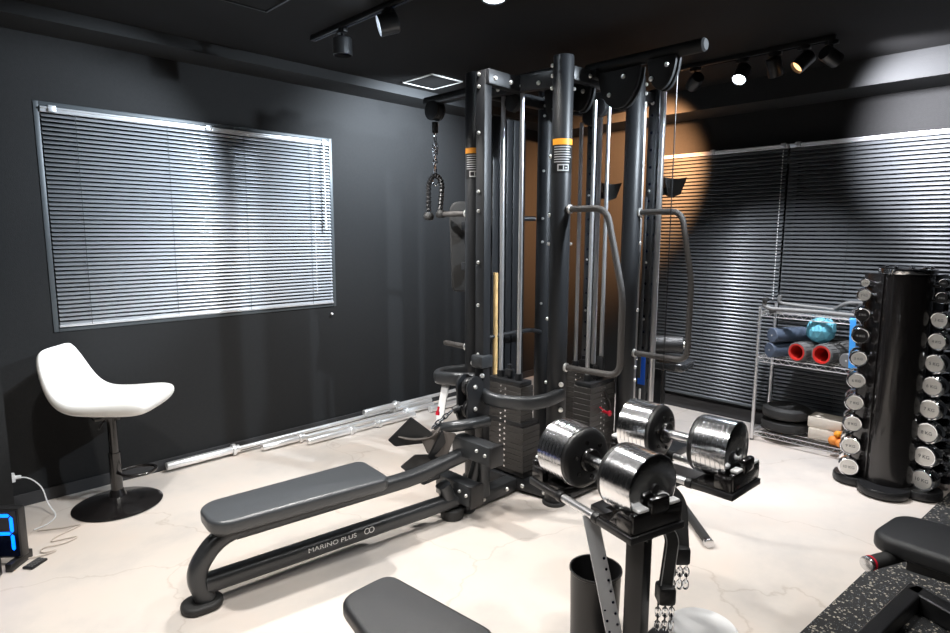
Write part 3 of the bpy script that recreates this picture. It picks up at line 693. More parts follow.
def braid(pts, r):
    bm = B(); P = roundpath(pts, .05, 10)
    # resample
    Q = [P[0]]; step = .0085
    for a, b in zip(P, P[1:]):
        L_ = (b-a).length; k = max(1, int(L_/step))
        for j in range(1, k+1): Q.append(a.lerp(b, j/k))
    rings = []
    x = V((0, 1, 0))
    for i, p in enumerate(Q):
        d_ = (Q[min(i+1, len(Q)-1)]-Q[max(i-1, 0)]).normalized(); x = (x-d_*x.dot(d_)).normalized(); y = d_.cross(x)
        rr = r*(1.0+.22*math.sin(i*PI/1.5)); rings.append([bm.verts.new(p+x*rr*math.cos(2*PI*k/10)+y*rr*math.sin(2*PI*k/10)) for k in range(10)])
    for a, b in zip(rings, rings[1:]):
        for k in range(10): bm.faces.new((a[k], a[(k+1) % 10], b[(k+1) % 10], b[k]))
    bm.faces.new(rings[0]); bm.faces.new(rings[-1]); return bm
rt_ = V((1, -1, 0)).normalized(); ctr = V((2.60, 2.965, 0))
obj('rope', braid([ctr-rt_*.045+V((0, 0, 1.645)), ctr-rt_*.045+V((0, 0, 1.83)), ctr+V((0, 0, 1.885)), ctr+rt_*.045+V((0, 0, 1.83)), ctr+rt_*.03+V((0, 0, 1.655))], .0165), 'black', T)
bm = B()
for a, z in ((-.045, 1.62), (.035, 1.635)):
    p = ctr+rt_*a; lathe(bm, [(0, .02), (.022, .018), (.034, .0), (.034, -.018), (.026, -.03), (0, -.032)], n=20, mtx=Matrix.Translation(p+V((0, 0, z))))
obj('rubber_stopper', bm, 'rubber', T)
bm = B(); cyl(bm, (2.646, 2.468, .095), (2.640, 2.464, 1.27), .0145, 14); tag(obj('wooden_pole', bm, 'wood'), 'pale wooden pole standing upright behind the left weight stack', 'pole')

# ------------------------------------------------------------------ white stool
T = thing('bar_stool', 'white bucket-seat bar stool on a round black base below the window', 'stool', (.832, 3.643, 0))
bm = B(); lathe(bm, [(0, 0), (.215, 0), (.222, .006), (.20, .016), (.10, .034), (.045, .055), (.032, .09), (0, .09)], (.832, 3.643, 0), 48); obj('base', bm, 'gloss', T)
bm = B(); cyl(bm, (.832, 3.643, .07), (.832, 3.643, .30), .030, 28); cyl(bm, (.832, 3.643, .29), (.832, 3.643, .515), .024, 28); cyl(bm, (.832, 3.643, .49), (.832, 3.643, .53), .05, 20); box(bm, (.832, 3.643, .525), (.2, .2, .012)); obj('column', bm, 'gloss', T)
bm = B(); q = V((.832, 3.643, .19)); e1 = V((.78, -.62, 0)).normalized(); e2 = V((.62, .78, 0))
pp = [q+e1*.02-e2*.02, q+e1*.09-e2*.085, q+e1*.20-e2*.05+V((0, 0, .0)), q+e1*.20+e2*.07, q+e1*.09+e2*.09, q+e1*.02+e2*.02]
tube(bm, pp, .009, .07, 12); obj('foot_ring', bm, 'gloss', T)
bm = B(); tube(bm, [(.832, 3.643, .505), (.79, 3.60, .505), (.75, 3.56, .47)], .005, .02, 8); obj('lift_lever', bm, 'black', T)
# shell seat: lofted cross-sections, local x forward
bm = B(); sd = math.radians(-41)                 # seat faces to the right of the photo
S = Matrix.Translation((.832, 3.643, 0)) @ Matrix.Rotation(sd, 4, 'Z')
secs = [  # (inner x, inner z, outer x, outer z, half width)
 (-.268, .905, -.292, .895, .10), (-.262, .912, -.302, .885, .135), (-.240, .875, -.300, .845, .165), (-.210, .80, -.280, .78, .190), (-.180, .735, -.258, .70, .205),
 (-.140, .680, -.225, .62, .215), (-.085, .650, -.170, .560, .220), (-.02, .645, -.09, .540, .222), (.06, .648, .02, .535, .222), (.14, .655, .14, .532, .222),
 (.215, .662, .222, .534, .218), (.262, .652, .272, .556, .208), (.286, .622, .290, .592, .185)]
rings = []
for (ix, iz, ox, oz, hw) in secs:
    I, O_ = V((ix*.95, 0, .60+(iz-.60)*.96+.008)), V((ox*.95, 0, .60+(oz-.60)*.92)); c_ = (I+O_)/2; h_ = (I-O_)/2; ring = []
    for k in range(28):
        a_ = 2*PI*k/28; ca, sa = math.cos(a_), math.sin(a_)
        u = math.copysign(abs(ca)**.62, ca); v_ = math.copysign(abs(sa)**.62, sa)
        dish = -.16*(1-abs(u)**2) if v_ > 0 else 0
        ring.append(bm.verts.new(S @ (c_+V((0, 1, 0))*u*hw*(1-.10*(v_ < 0)*(-v_))+h_*(v_+dish))))
    rings.append(ring)
for a_, b_ in zip(rings, rings[1:]):
    for k in range(28): bm.faces.new((a_[k], a_[(k+1) % 28], b_[(k+1) % 28], b_[k]))
bm.faces.new(rings[0]); bm.faces.new(rings[-1])
o = obj('seat_shell', bm, 'white', T, ang=180); md = o.modifiers.new('sub', 'SUBSURF'); md.levels = 2; md.render_levels = 2

# ------------------------------------------------------------------ barbells on the floor by the wall
def barbell(a, b, label, sleeve=.42, r=.0145, rs=.025, both=True, near=True, grp='bars laid along the window wall', nm='barbell', m2='barchrome'):
    a, b = V(a), V(b); d_ = (b-a).normalized(); L_ = (b-a).length
    T = thing(nm, label, 'barbell', tuple(a), 0, grp)
    bm = B(); cyl(bm, a+d_*(sleeve*.5), b-d_*(sleeve*.5), r, 18); obj('shaft', bm, 'barchrome', T)
    ends = [(a, d_)]+([(b, -d_)] if both else [])
    for e, dd in ends:
        bm = B(); cyl(bm, e, e+dd*sleeve, rs, 24, bev=.003)
        for k in range(1, 8): cyl(bm, e+dd*(sleeve*k/9), e+dd*(sleeve*k/9+.004), rs+.0008, 24)
        s = obj('sleeve', bm, m2, T)
        bm = B(); cyl(bm, e+dd*sleeve, e+dd*(sleeve+.025), rs*1.55, 24, bev=.004); cyl(bm, e+dd*(sleeve+.025), e+dd*(sleeve+.05), rs*1.05, 24); obj('collar', bm, m2, s)
    return T
barbell((1.175, 3.92, .042), (3.37, 3.925, .042), 'longest chrome barbell by the window wall, its thick sleeve nearest the stool', sleeve=.415)
barbell((1.77, 3.845, .034), (3.30, 3.815, .034), 'chrome barbell lying in front of the longest one, starting beneath the window centre', sleeve=.27, r=.0125, rs=.022)
barbell((2.06, 3.745, .030), (3.02, 3.72, .030), 'short chrome bar nearest the room among the bars on the floor', sleeve=.34, r=.0125, rs=.024, both=True)
bm = B(); cyl(bm, (3.20, 3.735, .030), (3.55, 3.73, .030), .028, 24, bev=.003); cyl(bm, (3.205, 3.735, .030), (3.199, 3.735, .030), .018, 16)
tag(obj('bar_sleeve', bm, 'barchrome'), 'loose chrome sleeve lying on the floor at the far end of the bars', 'sleeve')
barbell((2.62, 3.86, .095), (4.05, 3.87, .095), 'chrome bar resting on top of the other bars near the machine', sleeve=.3, r=.014, rs=.024)

# ------------------------------------------------------------------ adjustable dumbbells on their stand
T = thing('dumbbell_stand', 'black two-tray stand carrying the two large adjustable dumbbells', 'stand', (1.49, .83, 0))
bm = B(); box(bm, (1.52, .83, .325), (.05, .06, .63), bev=.004); obj('post', bm, 'blackmetal', T)
bm = B(); box(bm, (1.72, .81, .012), (.56, .38, .022), bev=.005); obj('base_plate', bm, 'blackmetal', T)
bm = B(); sweep(bm, [(1.52, .84, .622), (1.56, 1.0, .622), (2.0, .95, .622)], rrect(.05, .04, .005)); box(bm, (1.53, .86, .632), (.07, .14, .02)); box(bm, (2.0, .95, .634), (.12, .30, .022)); obj('cross_beam', bm, 'blackmetal', T)
def tray(cx, cy, rz):
    m = Matrix.Translation((cx, cy, 0)) @ Matrix.Rotation(rz, 4, 'Z')
    def tb(bm, c, s, bev=.004):
        box(bm, m @ V(c), s, R=(m.to_3x3()), bev=bev)
    for s in (-1, 1):
        bm = B(); tb(bm, (0, s*.172, .655), (.215, .145, .022), .004); tr = obj('tray', bm, 'blackmetal', T)
        bm = B(); tb(bm, (0, s*.170, .669), (.20, .135, .010), .003)
        tb(bm, (-.088, s*.205, .692), (.028, .06, .046), .006); tb(bm, (.088, s*.205, .692), (.028, .06, .046), .006)
        tb(bm, (0, s*.232, .700), (.195, .020, .060), .006); tb(bm, (0, s*.238, .742), (.075, .026, .05), .012)
        cr = obj('cradle', bm, 'gloss', tr)
        for u in (-.062, .062):
            bm = B(); tb(bm, (u, s*.232, .736), (.040, .026, .010), .003); obj('rest_pad', bm, 'whitep', cr)
    for xx in (-.09, .09):
        bm = B(); cyl(bm, m @ V((xx, -.10, .655)), m @ V((xx, .10, .655)), .0135, 20); tu = obj('chrome_tube', bm, 'rod', T)
        for s in (-1, 1):
            bm = B(); cyl(bm, m @ V((xx, s*.075, .655)), m @ V((xx, s*.10, .655)), .019, 20, bev=.003); obj('tube_socket', bm, 'black', tu)
tray(1.572, 1.0, math.radians(-15)); tray(2.005, .945, math.radians(-3))
def adj(cx, cy, rz, label, z=.778):
    T = thing('adjustable_dumbbell', label, 'dumbbell', (cx, cy, z), rz, 'large adjustable dumbbells')
    m = Matrix.Translation((cx, cy, z)) @ Matrix.Rotation(rz, 4, 'Z')
    ax = m @ Matrix.Rotation(-PI/2, 4, 'X')           # local z -> +y
    r = .1005
    bm = B(); lathe(bm, [(0, -.062), (.0165, -.062), (.0175, -.03), (.0185, 0), (.0175, .03), (.0165, .062), (0, .062)], n=28, mtx=ax); obj('handle', bm, 'satin', T)
    for s in (-1, 1):
        as_ = ax @ Matrix.Scale(s, 4, V((0, 0, 1)))
        pr = []; z_ = .087
        for k in range(7):
            w = .0165; pr += [(r-.0011, z_), (r, z_+.0012), (r, z_+w-.0014), (r-.0011, z_+w-.0003)]; z_ += w
        pr = [(0, .087)]+pr+[(r-.004, z_+.001), (r-.012, z_+.004), (.03, z_+.0045), (0, z_+.0045)]
        bm = B(); lathe(bm, pr, n=64, mtx=as_); hd = obj('weight_plates', bm, 'platechrome', T, ang=25)
        bm = B(); lathe(bm, [(.028, .060), (.055, .060), (.080, .063), (.092, .067), (.098, .075), (.098, .087), (.03, .087)], n=64, mtx=as_); obj('inner_disc', bm, 'blackmetal', hd)
        bm = B(); lathe(bm, [(.017, .046), (.036, .046), (.040, .052), (.040, .062), (.017, .062)], n=32, mtx=as_); obj('selector_collar', bm, 'gloss', hd)
        for k in range(6):
            a_ = 2*PI*k/6+.3; bm = B(); lathe(bm, [(0, .0605), (.007, .0602), (.007, .066)], n=10, mtx=as_ @ Matrix.Translation((.060*math.cos(a_), .060*math.sin(a_), -.004))); obj('collar_stud', bm, 'gloss', hd)
        bm = B(); lathe(bm, [(0, z_+.010), (.014, z_+.009), (.016, z_+.004), (0, z_+.004)], n=20, mtx=as_); obj('end_button', bm, 'black', hd)
    return T
adj(1.562, .990, math.radians(-12), 'nearer of the two large chrome adjustable dumbbells on the black stand')
adj(1.995, .945, math.radians(0), 'farther of the two large chrome adjustable dumbbells on the black stand, toward the shelf')
# grey perforated belt leaning on the stand
bm = B(); a = V((1.478, .975, .645)); b = V((1.475, .885, .34)); c = V((1.49, .81, .026))
wd = V((.75, -.66, 0)).normalized()*.024; nn = V((-.6, -.7, .3)).normalized()*.004
P = roundpath([a, b, c], .2, 10); ra = []
for p in P: ra.append([bm.verts.new(p+wd+nn), bm.verts.new(p-wd+nn), bm.verts.new(p-wd-nn), bm.verts.new(p+wd-nn)])
for u_, v_ in zip(ra, ra[1:]):
    for k in range(4): bm.faces.new((u_[k], u_[(k+1) % 4], v_[(k+1) % 4], v_[k]))
bm.faces.new(ra[0]); bm.faces.new(ra[-1])
bl = tag(obj('lifting_belt', bm, 'belt'), 'grey perforated lifting belt hanging slanted beside the stand post', 'belt')
bm = B()
for i in range(14):
    t_ = .22+i*.052; L0 = a.lerp(b, t_*2) if t_ < .5 else b.lerp(c, t_*2-1)
    for s in (-.5, .5): lathe(bm, [(.0042, 0), (0, .0008)], n=10, mtx=Matrix.Translation(L0+wd*s+nn*1.15+V((0, 0, .012*s*2))) @ frame_of(nn).to_4x4())
obj('belt_holes', bm, 'display', bl)
# ankle straps
def strap(top, bot, w, label, chain_dx=0.):
    T = thing('ankle_strap', label, 'strap', tuple(bot), 0, 'black ankle straps hanging from the dumbbell stand')
    top, bot = V(top), V(bot); side = V((.707, -.707, 0))
    bm = B(); mid = (top+bot)/2+V((.03, -.02, .05))
    sweep(bm, [top, mid, bot], rrect(w, .012, .005), .12, 8, up=V((-.7, -.7, 0))); st = obj('padded_strap', bm, 'rubber', T)
    bm = B()
    for s in (-.42, .42):
        sweep(bm, [top+side*w*s-V((.006, .006, 0)), mid+side*w*s-V((.006, .006, 0)), bot+side*w*s-V((.006, .006, 0))], circ(.0018, 6), .12, 8)
    obj('stitching', bm, 'print', st)
    bm = B(); box(bm, bot+V((0, 0, -.025)), (.055, .055, .06), rz=PI/4, bev=.012); obj('cuff', bm, 'black', T)
    bm = B()
    for s in (-.020, 0.002, .022): links(bm, bot.x+side.x*s, bot.y+side.y*s, bot.z-.055, bot.z-.125, r=.003, w=.008, h=.022)
    obj('hooks', bm, 'chrome', T)
strap((1.625, .83, .640), (1.605, .782, .445), .042, 'nearer black ankle strap with metal hooks hanging right of the stand post')
strap((1.735, .90, .70), (1.742, .805, .51), .052, 'farther wide black ankle strap with metal hooks hanging under the far tray')
# bin, bucket
bm = B(); lathe(bm, [(0, .004), (.082, .004), (.086, 0), (.092, .275), (.096, .28), (.096, .287), (.090, .287), (.083, .02), (0, .02)], (1.766, 1.134, 0), 48)
tag(obj('waste_bin', bm, 'black'), 'round black waste bin on the floor left of the stand post', 'bin')
T = thing('bucket', 'round white lidded bucket at the bottom edge, right of the dumbbell stand', 'bucket', (1.70, .70, .023))
bm = B(); lathe(bm, [(0, .023), (.085, .023), (.095, .29), (0, .29)], (1.70, .70, 0), 48); obj('body', bm, 'whitep', T)
bm = B(); lathe(bm, [(.095, .280), (.103, .280), (.103, .296), (.098, .302), (.085, .300), (.078, .296), (0, .298)], (1.70, .70, 0), 48); obj('lid', bm, 'whitep', T)
T = thing('floor_bar', 'short black bar with a chrome end lying on the floor behind the stand', 'bar', (2.75, 1.15, .02))
bm = B(); cyl(bm, (3.02, 1.40, .024), (2.735, 1.13, .024), .022, 18); obj('grip', bm, 'rubber', T)
bm = B(); cyl(bm, (2.735, 1.13, .024), (2.715, 1.111, .024), .0235, 18, bev=.004); obj('end_cap', bm, 'satin', T)

# ------------------------------------------------------------------ rubber mat, near benches
bm = B(); prism(bm, [(1.2, .72), (2.36, .597), (4.06, .418), (4.80, .340), (4.80, -2.9), (-.6, -2.9), (-.6, -.3), (1.2, -.3)], .0, .008)
tag(obj('rubber_mat', bm, 'mat', smooth=False), 'dark speckled rubber flooring along the right side of the photo', 'mat')
T = thing('bench_seat', 'black padded bench end at the bottom centre edge of the photo', 'bench', (.97, 1.15, 0), 0)
def top_pad(poly, z0, z1, mt, name, bev=.018):
    bm = B(); prism(bm, poly, z0, z1, bev, 4); return obj(name, bm, mt, T)
def rpoly(pts, rad, n=5):
    N = len(pts); o = []
    for i in range(N):
        p = V((*pts[i], 0)); a_ = V((*pts[i-1], 0)); b_ = V((*pts[(i+1) % N], 0))
        a_ = (a_-p); b_ = (b_-p); t_ = min(rad[i], a_.length*.49, b_.length*.49); A_ = p+a_.normalized()*t_; B_ = p+b_.normalized()*t_
        for k in range(n+1): u = k/n; q_ = A_*(1-u)**2+p*2*u*(1-u)+B_*u**2; o.append((q_.x, q_.y))
    return o
top_pad(rpoly([(.860, 1.425), (1.050, 1.428), (1.085, .985), (.775, .985)], [.06, .05, .05, .05]), .40, .45, 'pad', 'seat_pad')
bm = B(); prism(bm, rpoly([(.89, 1.38), (1.02, 1.38), (1.05, 1.02), (.81, 1.02)], [.04]*4), .385, .402); obj('seat_board', bm, 'black', T)
bm = B(); box(bm, (.95, 1.16, .22), (.06, .06, .34), bev=.005); box(bm, (.95, 1.14, .03), (.12, .40, .05), bev=.006); obj('post', bm, 'blackmetal', T)

T = thing('weight_bench', 'black weight bench cut by the right edge, standing on the speckled rubber', 'bench', (2.6, .05, .008))
top_pad(rpoly([(2.42, .430), (2.69, .385), (2.80, -.75), (2.30, -.75)], [.08, .07, .05, .05], 7), .385, .45, 'pad', 'back_pad', .022)
bm = B(); prism(bm, rpoly([(2.46, .36), (2.66, .32), (2.74, -.70), (2.37, -.70)], [.05]*4), .365, .388); obj('pad_board', bm, 'black', T)
bm = B(); box(bm, (2.56, -.15, .33), (.06, .95, .06), bev=.006); box(bm, (2.60, .06, .18), (.06, .08, .30), bev=.005); box(bm, (2.60, -.62, .18), (.06, .08, .30), bev=.005)
obj('spine', bm, 'blackmetal', T)
bm = B()
for pts in ([(2.22, .382), (2.815, .322), (2.93, .292)], ): pass
sweep(bm, [(1.95, .455, .048), (2.88, .325, .048)], rrect(.06, .075, .008)); sweep(bm, [(2.86, .335, .048), (2.72, .07, .048), (2.66, -.70, .048)], rrect(.07, .075, .008), .06)
obj('floor_frame', bm, 'blackmetal', T)
bm = B(); cyl(bm, (2.335, .402, .375), (2.56, .30, .375), .024, 24); g_ = obj('lever_grip', bm, 'rubber', T)
bm = B(); cyl(bm, (2.322, .408, .375), (2.335, .402, .375), .0255, 24, bev=.003); obj('grip_cap', bm, 'satin', g_)
bm = B(); cyl(bm, (2.3375, .4008, .375), (2.344, .398, .375), .0258, 24); obj('grip_ring', bm, 'red', g_)
bm = B(); cyl(bm, (2.54, .31, .375), (2.56, .30, .345), .016, 12); obj('grip_bracket', bm, 'blackmetal', g_)

# ------------------------------------------------------------------ dumbbell tower
tw = thing('dumbbell_tower', 'tall black vertical dumbbell tower with chrome top in front of the right blinds', 'dumbbell rack', (4.18, .70, 0))
AX = V((4.168, .672, 0)); dl = V((math.cos(math.radians(12)), math.sin(math.radians(12)), 0)); dr = V((math.cos(math.radians(-19)), math.sin(math.radians(-19)), 0))
bm = B(); lathe(bm, [(.0, .03), (.132, .03), (.132, 1.285), (.0, 1.285)], AX, 48); obj('centre_column', bm, 'gloss', tw)
bm = B(); lathe(bm, [(0, 1.285), (.140, 1.285), (.142, 1.29), (.142, 1.312), (.134, 1.318), (0, 1.318)], AX, 48)
for k in range(9): a_ = 2*PI*k/9; lathe(bm, [(.012, 1.316), (.012, 1.326), (0, 1.329)], AX+V((.108*math.cos(a_), .108*math.sin(a_), 0)), 12)
obj('chrome_cap', bm, 'chrome', tw)
for p0, p1 in (((4.075, .765), (4.135, .845)), ((4.225, .555), (4.345, .515))):
    p0, p1 = V((*p0, 0)), V((*p1, 0)); dd = p1-p0
    R = Matrix((dd.normalized(), V((0, 0, 1)).cross(dd.normalized()), V((0, 0, 1)))).transposed()
    bm = B(); box(bm, (p0+p1)/2+V((0, 0, .66)), (dd.length+.02, .016, 1.24), R=R, bev=.004); obj('wing_plate', bm, 'gloss', tw)
bm = B(); box(bm, (4.34, .70, .66), (.016, .42, 1.2), rz=.15, bev=.003); obj('rear_panel', bm, 'gloss', tw)
for c_, r_ in ((V((4.135, .835, 0)), .105), (V((4.045, .665, 0)), .125), (V((4.165, .505, 0)), .10)):
    bm = B(); lathe(bm, [(0, .009), (r_, .009), (r_+.006, .016), (r_+.006, .045), (r_, .055), (r_-.02, .052), (0, .05)], c_, 40); obj('base_lobe', bm, 'blackmetal', tw)
bm = B(); box(bm, (4.25, .70, .03), (.30, .40, .04), rz=.15, bev=.01); obj('base_plate', bm, 'blackmetal', tw)
zL = [1.227, 1.155, 1.041, .917, .780, .647, .513, .384, .247, .115]
zR = [1.240, 1.160, 1.035, .915, .789, .660, .527, .390, .250, .110]
ordn = ['topmost', 'second from top', 'third from top', 'fourth from top', 'fifth from top', 'sixth from top', 'fourth from bottom', 'third from bottom', 'second from bottom', 'lowest']
def bell(face, d_, r, ln, kg, label, grp, dark=False):
    T = thing('chrome_dumbbell', label, 'dumbbell', tuple(face), 0, grp)
    m = Matrix.Translation(face) @ frame_of(d_).to_4x4(); hl = .30*ln
    bm = B(); lathe(bm, [(r*.3, hl*.8), (.0135, hl), (.0145, ln/2), (.0135, ln-hl), (r*.3, ln-hl*.8)], n=20, mtx=m); obj('handle', bm, 'satin', T)
    for s in (0, 1):
        ms = m if s == 0 else m @ Matrix.Translation((0, 0, ln)) @ Matrix.Rotation(PI, 4, 'X')
        bm = B(); lathe(bm, [(0, .001), (r*.80, .001), (r*.88, 0), (r*.97, .004), (r, .010), (r, hl*.75), (r*.9, hl*.92), (r*.4, hl), (0, hl)], n=32, mtx=ms); hd = obj('head', bm, 'chrome', T)
        if s == 0:
            bm = B(); lathe(bm, [(0, -.0005), (r*.78, -.0005), (r*.78, .0012), (0, .0012)], n=32, mtx=ms); fc = obj('face_disc', bm, 'black' if dark else 'satinface', hd)
            tb = text_bm('%d KG' % kg, r*.42, .0003)
            nrm = -V(d_); xx = V((0, 0, 1)).cross(nrm).normalized()
            tb.transform(Matrix.Translation(V(face)+nrm*.0012) @ Matrix((xx, V((0, 0, 1)), nrm)).transposed().to_4x4()); obj('weight_marking', tb, 'print' if dark else 'frame', hd, smooth=False)
def saddle(face, d_, ln, r):
    p = V(face)+V(d_)*ln*.5; q = V((AX.x, AX.y, p.z)); h_ = (p-q); L_ = h_.length; h_.normalize()
    R = Matrix((h_, V((0, 0, 1)).cross(h_), V((0, 0, 1)))).transposed()
    bm = B(); box(bm, q+h_*(L_+.10)/2+V((0, 0, -.0215)), (L_-.085, .030, .012), R=R, bev=.003); box(bm, p+h_*.022+V((0, 0, -.012)), (.008, .030, .028), R=R, bev=.002)
    obj('saddle', bm, 'blackmetal', tw)
M['satinface'] = mat('brushed_face', (.80, .78, .74), .4, .55)
for i in range(10):
    r = .024+.0125*min(i, 3)**.8*.9+.0028*i; r = [.0255, .038, .0415, .048, .048, .051, .052, .053, .056, .057][i]
    bell(V((4.035, .845, zL[i])), dl, r, .16+.006*i, i+1, '%s chrome dumbbell in the left column of the tower' % ordn[i], 'dumbbells in the left column of the tower', dark=i in (2, 3)); saddle((4.035, .845, zL[i]), dl, .16+.006*i, r)
    rr = [.0245, .034, .047, .049, .054, .057, .058, .060, .061, .062][i]
    bell(V((4.125, .500, zR[i])), dr, rr*1.06, .20+.008*i, i+1, '%s chrome dumbbell in the right column of the tower' % ordn[i], 'dumbbells in the right column of the tower', dark=i in (0, 1)); saddle((4.125, .500, zR[i]), dr, .20+.008*i, rr)

# ------------------------------------------------------------------ wire shelf and what it holds
SX0, SX1, SY0, SY1 = 4.465, 4.785, .70, 1.565
sh = thing('wire_shelf', 'chrome three-tier wire shelf standing against the right blinds', 'shelf', (4.62, 1.13, 0))
for x in (SX0, SX1):
    for y in (SY0, SY1):
        bm = B(); cyl(bm, (x, y, .0), (x, y, .985), .0115, 16); cyl(bm, (x, y, .985), (x, y, .992), .013, 16)
        z = .08
        while z < .97: cyl(bm, (x, y, z), (x, y, z+.004), .0125, 16); z += .025
        p_ = obj('post', bm, 'rod', sh)
        bm = B(); cyl(bm, (x, y, 0), (x, y, .012), .014, 14); obj('foot', bm, 'black', p_)
SHZ = (.955, .625, .075)
for z in SHZ:
    bm = B(); x0, x1, y0, y1 = SX0, SX1, SY0, SY1
    for zz in (z, z-.032):
        for a_, b_ in (((x0, y0), (x1, y0)), ((x0, y1), (x1, y1)), ((x0, y0), (x0, y1)), ((x1, y0), (x1, y1))): cyl(bm, (*a_, zz), (*b_, zz), .0035, 8)
    for x in (x0, x1):
        N_ = 30; tube(bm, [(x, y0+(y1-y0)*k/N_, z if k % 2 else z-.032) for k in range(N_+1)], .0028, n=6)
    for y in (y0, y1):
        N_ = 10; tube(bm, [(x0+(x1-x0)*k/N_, y, z if k % 2 else z-.032) for k in range(N_+1)], .0028, n=6)
    k = y0+.02
    while k < y1: cyl(bm, (x0, k, z+.0015), (x1, k, z+.0015), .0018, 6); k += .022
    for x in (x0+.1, x0+.21): cyl(bm, (x, y0, z-.002), (x, y1, z-.002), .0028, 6)
    obj('wire_tier', bm, 'rod', sh)
zt, zm, zb = [z+.004 for z in SHZ]
# foam rollers
def roller(x, y, z, r, ln, m, label, core=None, rib=False, az=0.):
    T = thing('foam_roller', label, 'foam roller', (x, y, z-r), 0, 'rollers on the middle tier')
    d_ = V((math.cos(az), math.sin(az), 0)); mm = Matrix.Translation((x, y, z)) @ frame_of(d_).to_4x4()
    bm = B()
    if core:
        lathe(bm, [(r*.72, 0), (r*.97, 0), (r, .006), (r, ln-.006), (r*.97, ln), (r*.72, ln), (r*.72, 0)], n=40, mtx=mm)
        o_ = obj('foam', bm, m, T)
        bm = B(); lathe(bm, [(r*.70, -.001), (r*.88, -.003), (r*.88, .0), (r*.72, .002), (r*.68, ln*.8), (r*.6, ln*.9), (0, ln*.9)], n=40, mtx=mm); obj('core', bm, core, T)
        bm = B()
        for k in range(16):
            a_ = 2*PI*k/16
            for j in range(4): 
                pc = mm @ V(((r+.001)*math.cos(a_), (r+.001)*math.sin(a_), ln*(j+.5)/4)); nn_ = (mm.to_3x3() @ V((math.cos(a_), math.sin(a_), 0))); tt = d_; ss = nn_.cross(tt)
                box(bm, pc, (.016, ln/4-.012, .004), R=Matrix((ss, tt, nn_)).transposed())
        obj('ribs', bm, m, o_)
    else:
        lathe(bm, [(0, 0), (r*.9, 0), (r, .006), (r, ln-.006), (r*.9, ln), (0, ln)], n=36, mtx=mm); obj('foam', bm, m, T)
        bm = B(); lathe(bm, [(0, -.001), (.006, -.001), (.006, .002)], n=12, mtx=mm); obj('valve', bm, 'print', T)
    return T
AZ = math.radians(-32)
roller(4.475, 1.490, zm+.055, .054, .25, 'bluegrey', 'lower slate blue half-hidden roller at the left of the middle shelf tier', az=AZ)
roller(4.47, 1.478, zm+.163, .053, .36, 'bluegrey', 'upper slate blue roller lying on another at the left of the middle tier', az=AZ)
roller(4.46, 1.305, zm+.067, .066, .27, 'greyrubber', 'left ribbed grey roller with a bright red hollow core', core='redfoam', az=AZ*.55)
roller(4.46, 1.150, zm+.071, .070, .30, 'greyrubber', 'right ribbed grey roller with a bright red hollow core', core='redfoam', az=AZ*.55)
roller(4.47, 1.005, zm+.050, .048, .25, 'greyrubber', 'plain dark grey roller at the right of the red-cored ones', az=AZ*.5)
bm = B(); r_ = bmesh.ops.create_icosphere(bm, subdivisions=2, radius=.096, matrix=Matrix.Translation((4.60, 1.20, zm+.220)))
for v in bm.verts: v.co += V((random.uniform(-1, 1), random.uniform(-1, 1), random.uniform(-1, 1)))*.0025
tag(obj('exercise_ball', bm, 'cyan', smooth=False), 'faceted turquoise ball resting on top of the rollers', 'ball')
bm = B(); sweep(bm, [(4.475, .985, .963), (4.452, .985, .966), (4.449, .98, .94), (4.445, .965, .64)], rrect(.035, .004, .001), .012); tag(obj('resistance_band', bm, 'blueband'), 'bright blue band hanging at the shelf front beside the dumbbell tower', 'band')
# balance discs
def disc(x, y, z, r, h, label):
    bm = B(); lathe(bm, [(0, .0), (r*.72, .0), (r*.95, h*.2), (r, h*.5), (r*.95, h*.82), (r*.78, h), (r*.6, h*.93), (0, h*.86)], (x, y, z), 48); tag(obj('balance_disc', bm, 'rubber'), label, 'balance disc', 'balance discs on the bottom tier')
disc(4.63, 1.39, zb, .165, .09, 'lower of two stacked black balance discs on the bottom tier')
disc(4.63, 1.39, zb+.092, .165, .09, 'upper of two stacked black balance discs on the bottom tier')
for k, (x, y, rz) in enumerate(((4.635, 1.115, .05), (4.64, 1.12, -.03))):
    bm = B(); box(bm, (x, y, zb+.0385+k*.078), (.16, .215, .077), rz=rz, bev=.008)
    tag(obj('yoga_block', bm, 'cream'), ('lower' if k == 0 else 'upper')+' cream yoga block stacked right of the balance discs', 'yoga block', 'cream blocks on the bottom tier')
T = thing('massage_tool', 'orange lumpy foam toy at the right of the bottom tier', 'massage toy', (4.56, .93, zb))
bm = B()
for p, r in (((4.51, 1.015, zb+.034), .033), ((4.53, .955, zb+.038), .038), ((4.50, .975, zb+.028), .028), ((4.55, .985, zb+.066), .03)): bmesh.ops.create_icosphere(bm, subdivisions=3, radius=r, matrix=Matrix.Translation(V(p)+V((-.005, .03, 0))))
obj('body', bm, 'orangefoam', T)
bm = B(); bmesh.ops.create_icosphere(bm, subdivisions=3, radius=.024, matrix=Matrix.Translation((4.51, 1.025, zb+.082))); obj('knob', bm, 'orange', T)
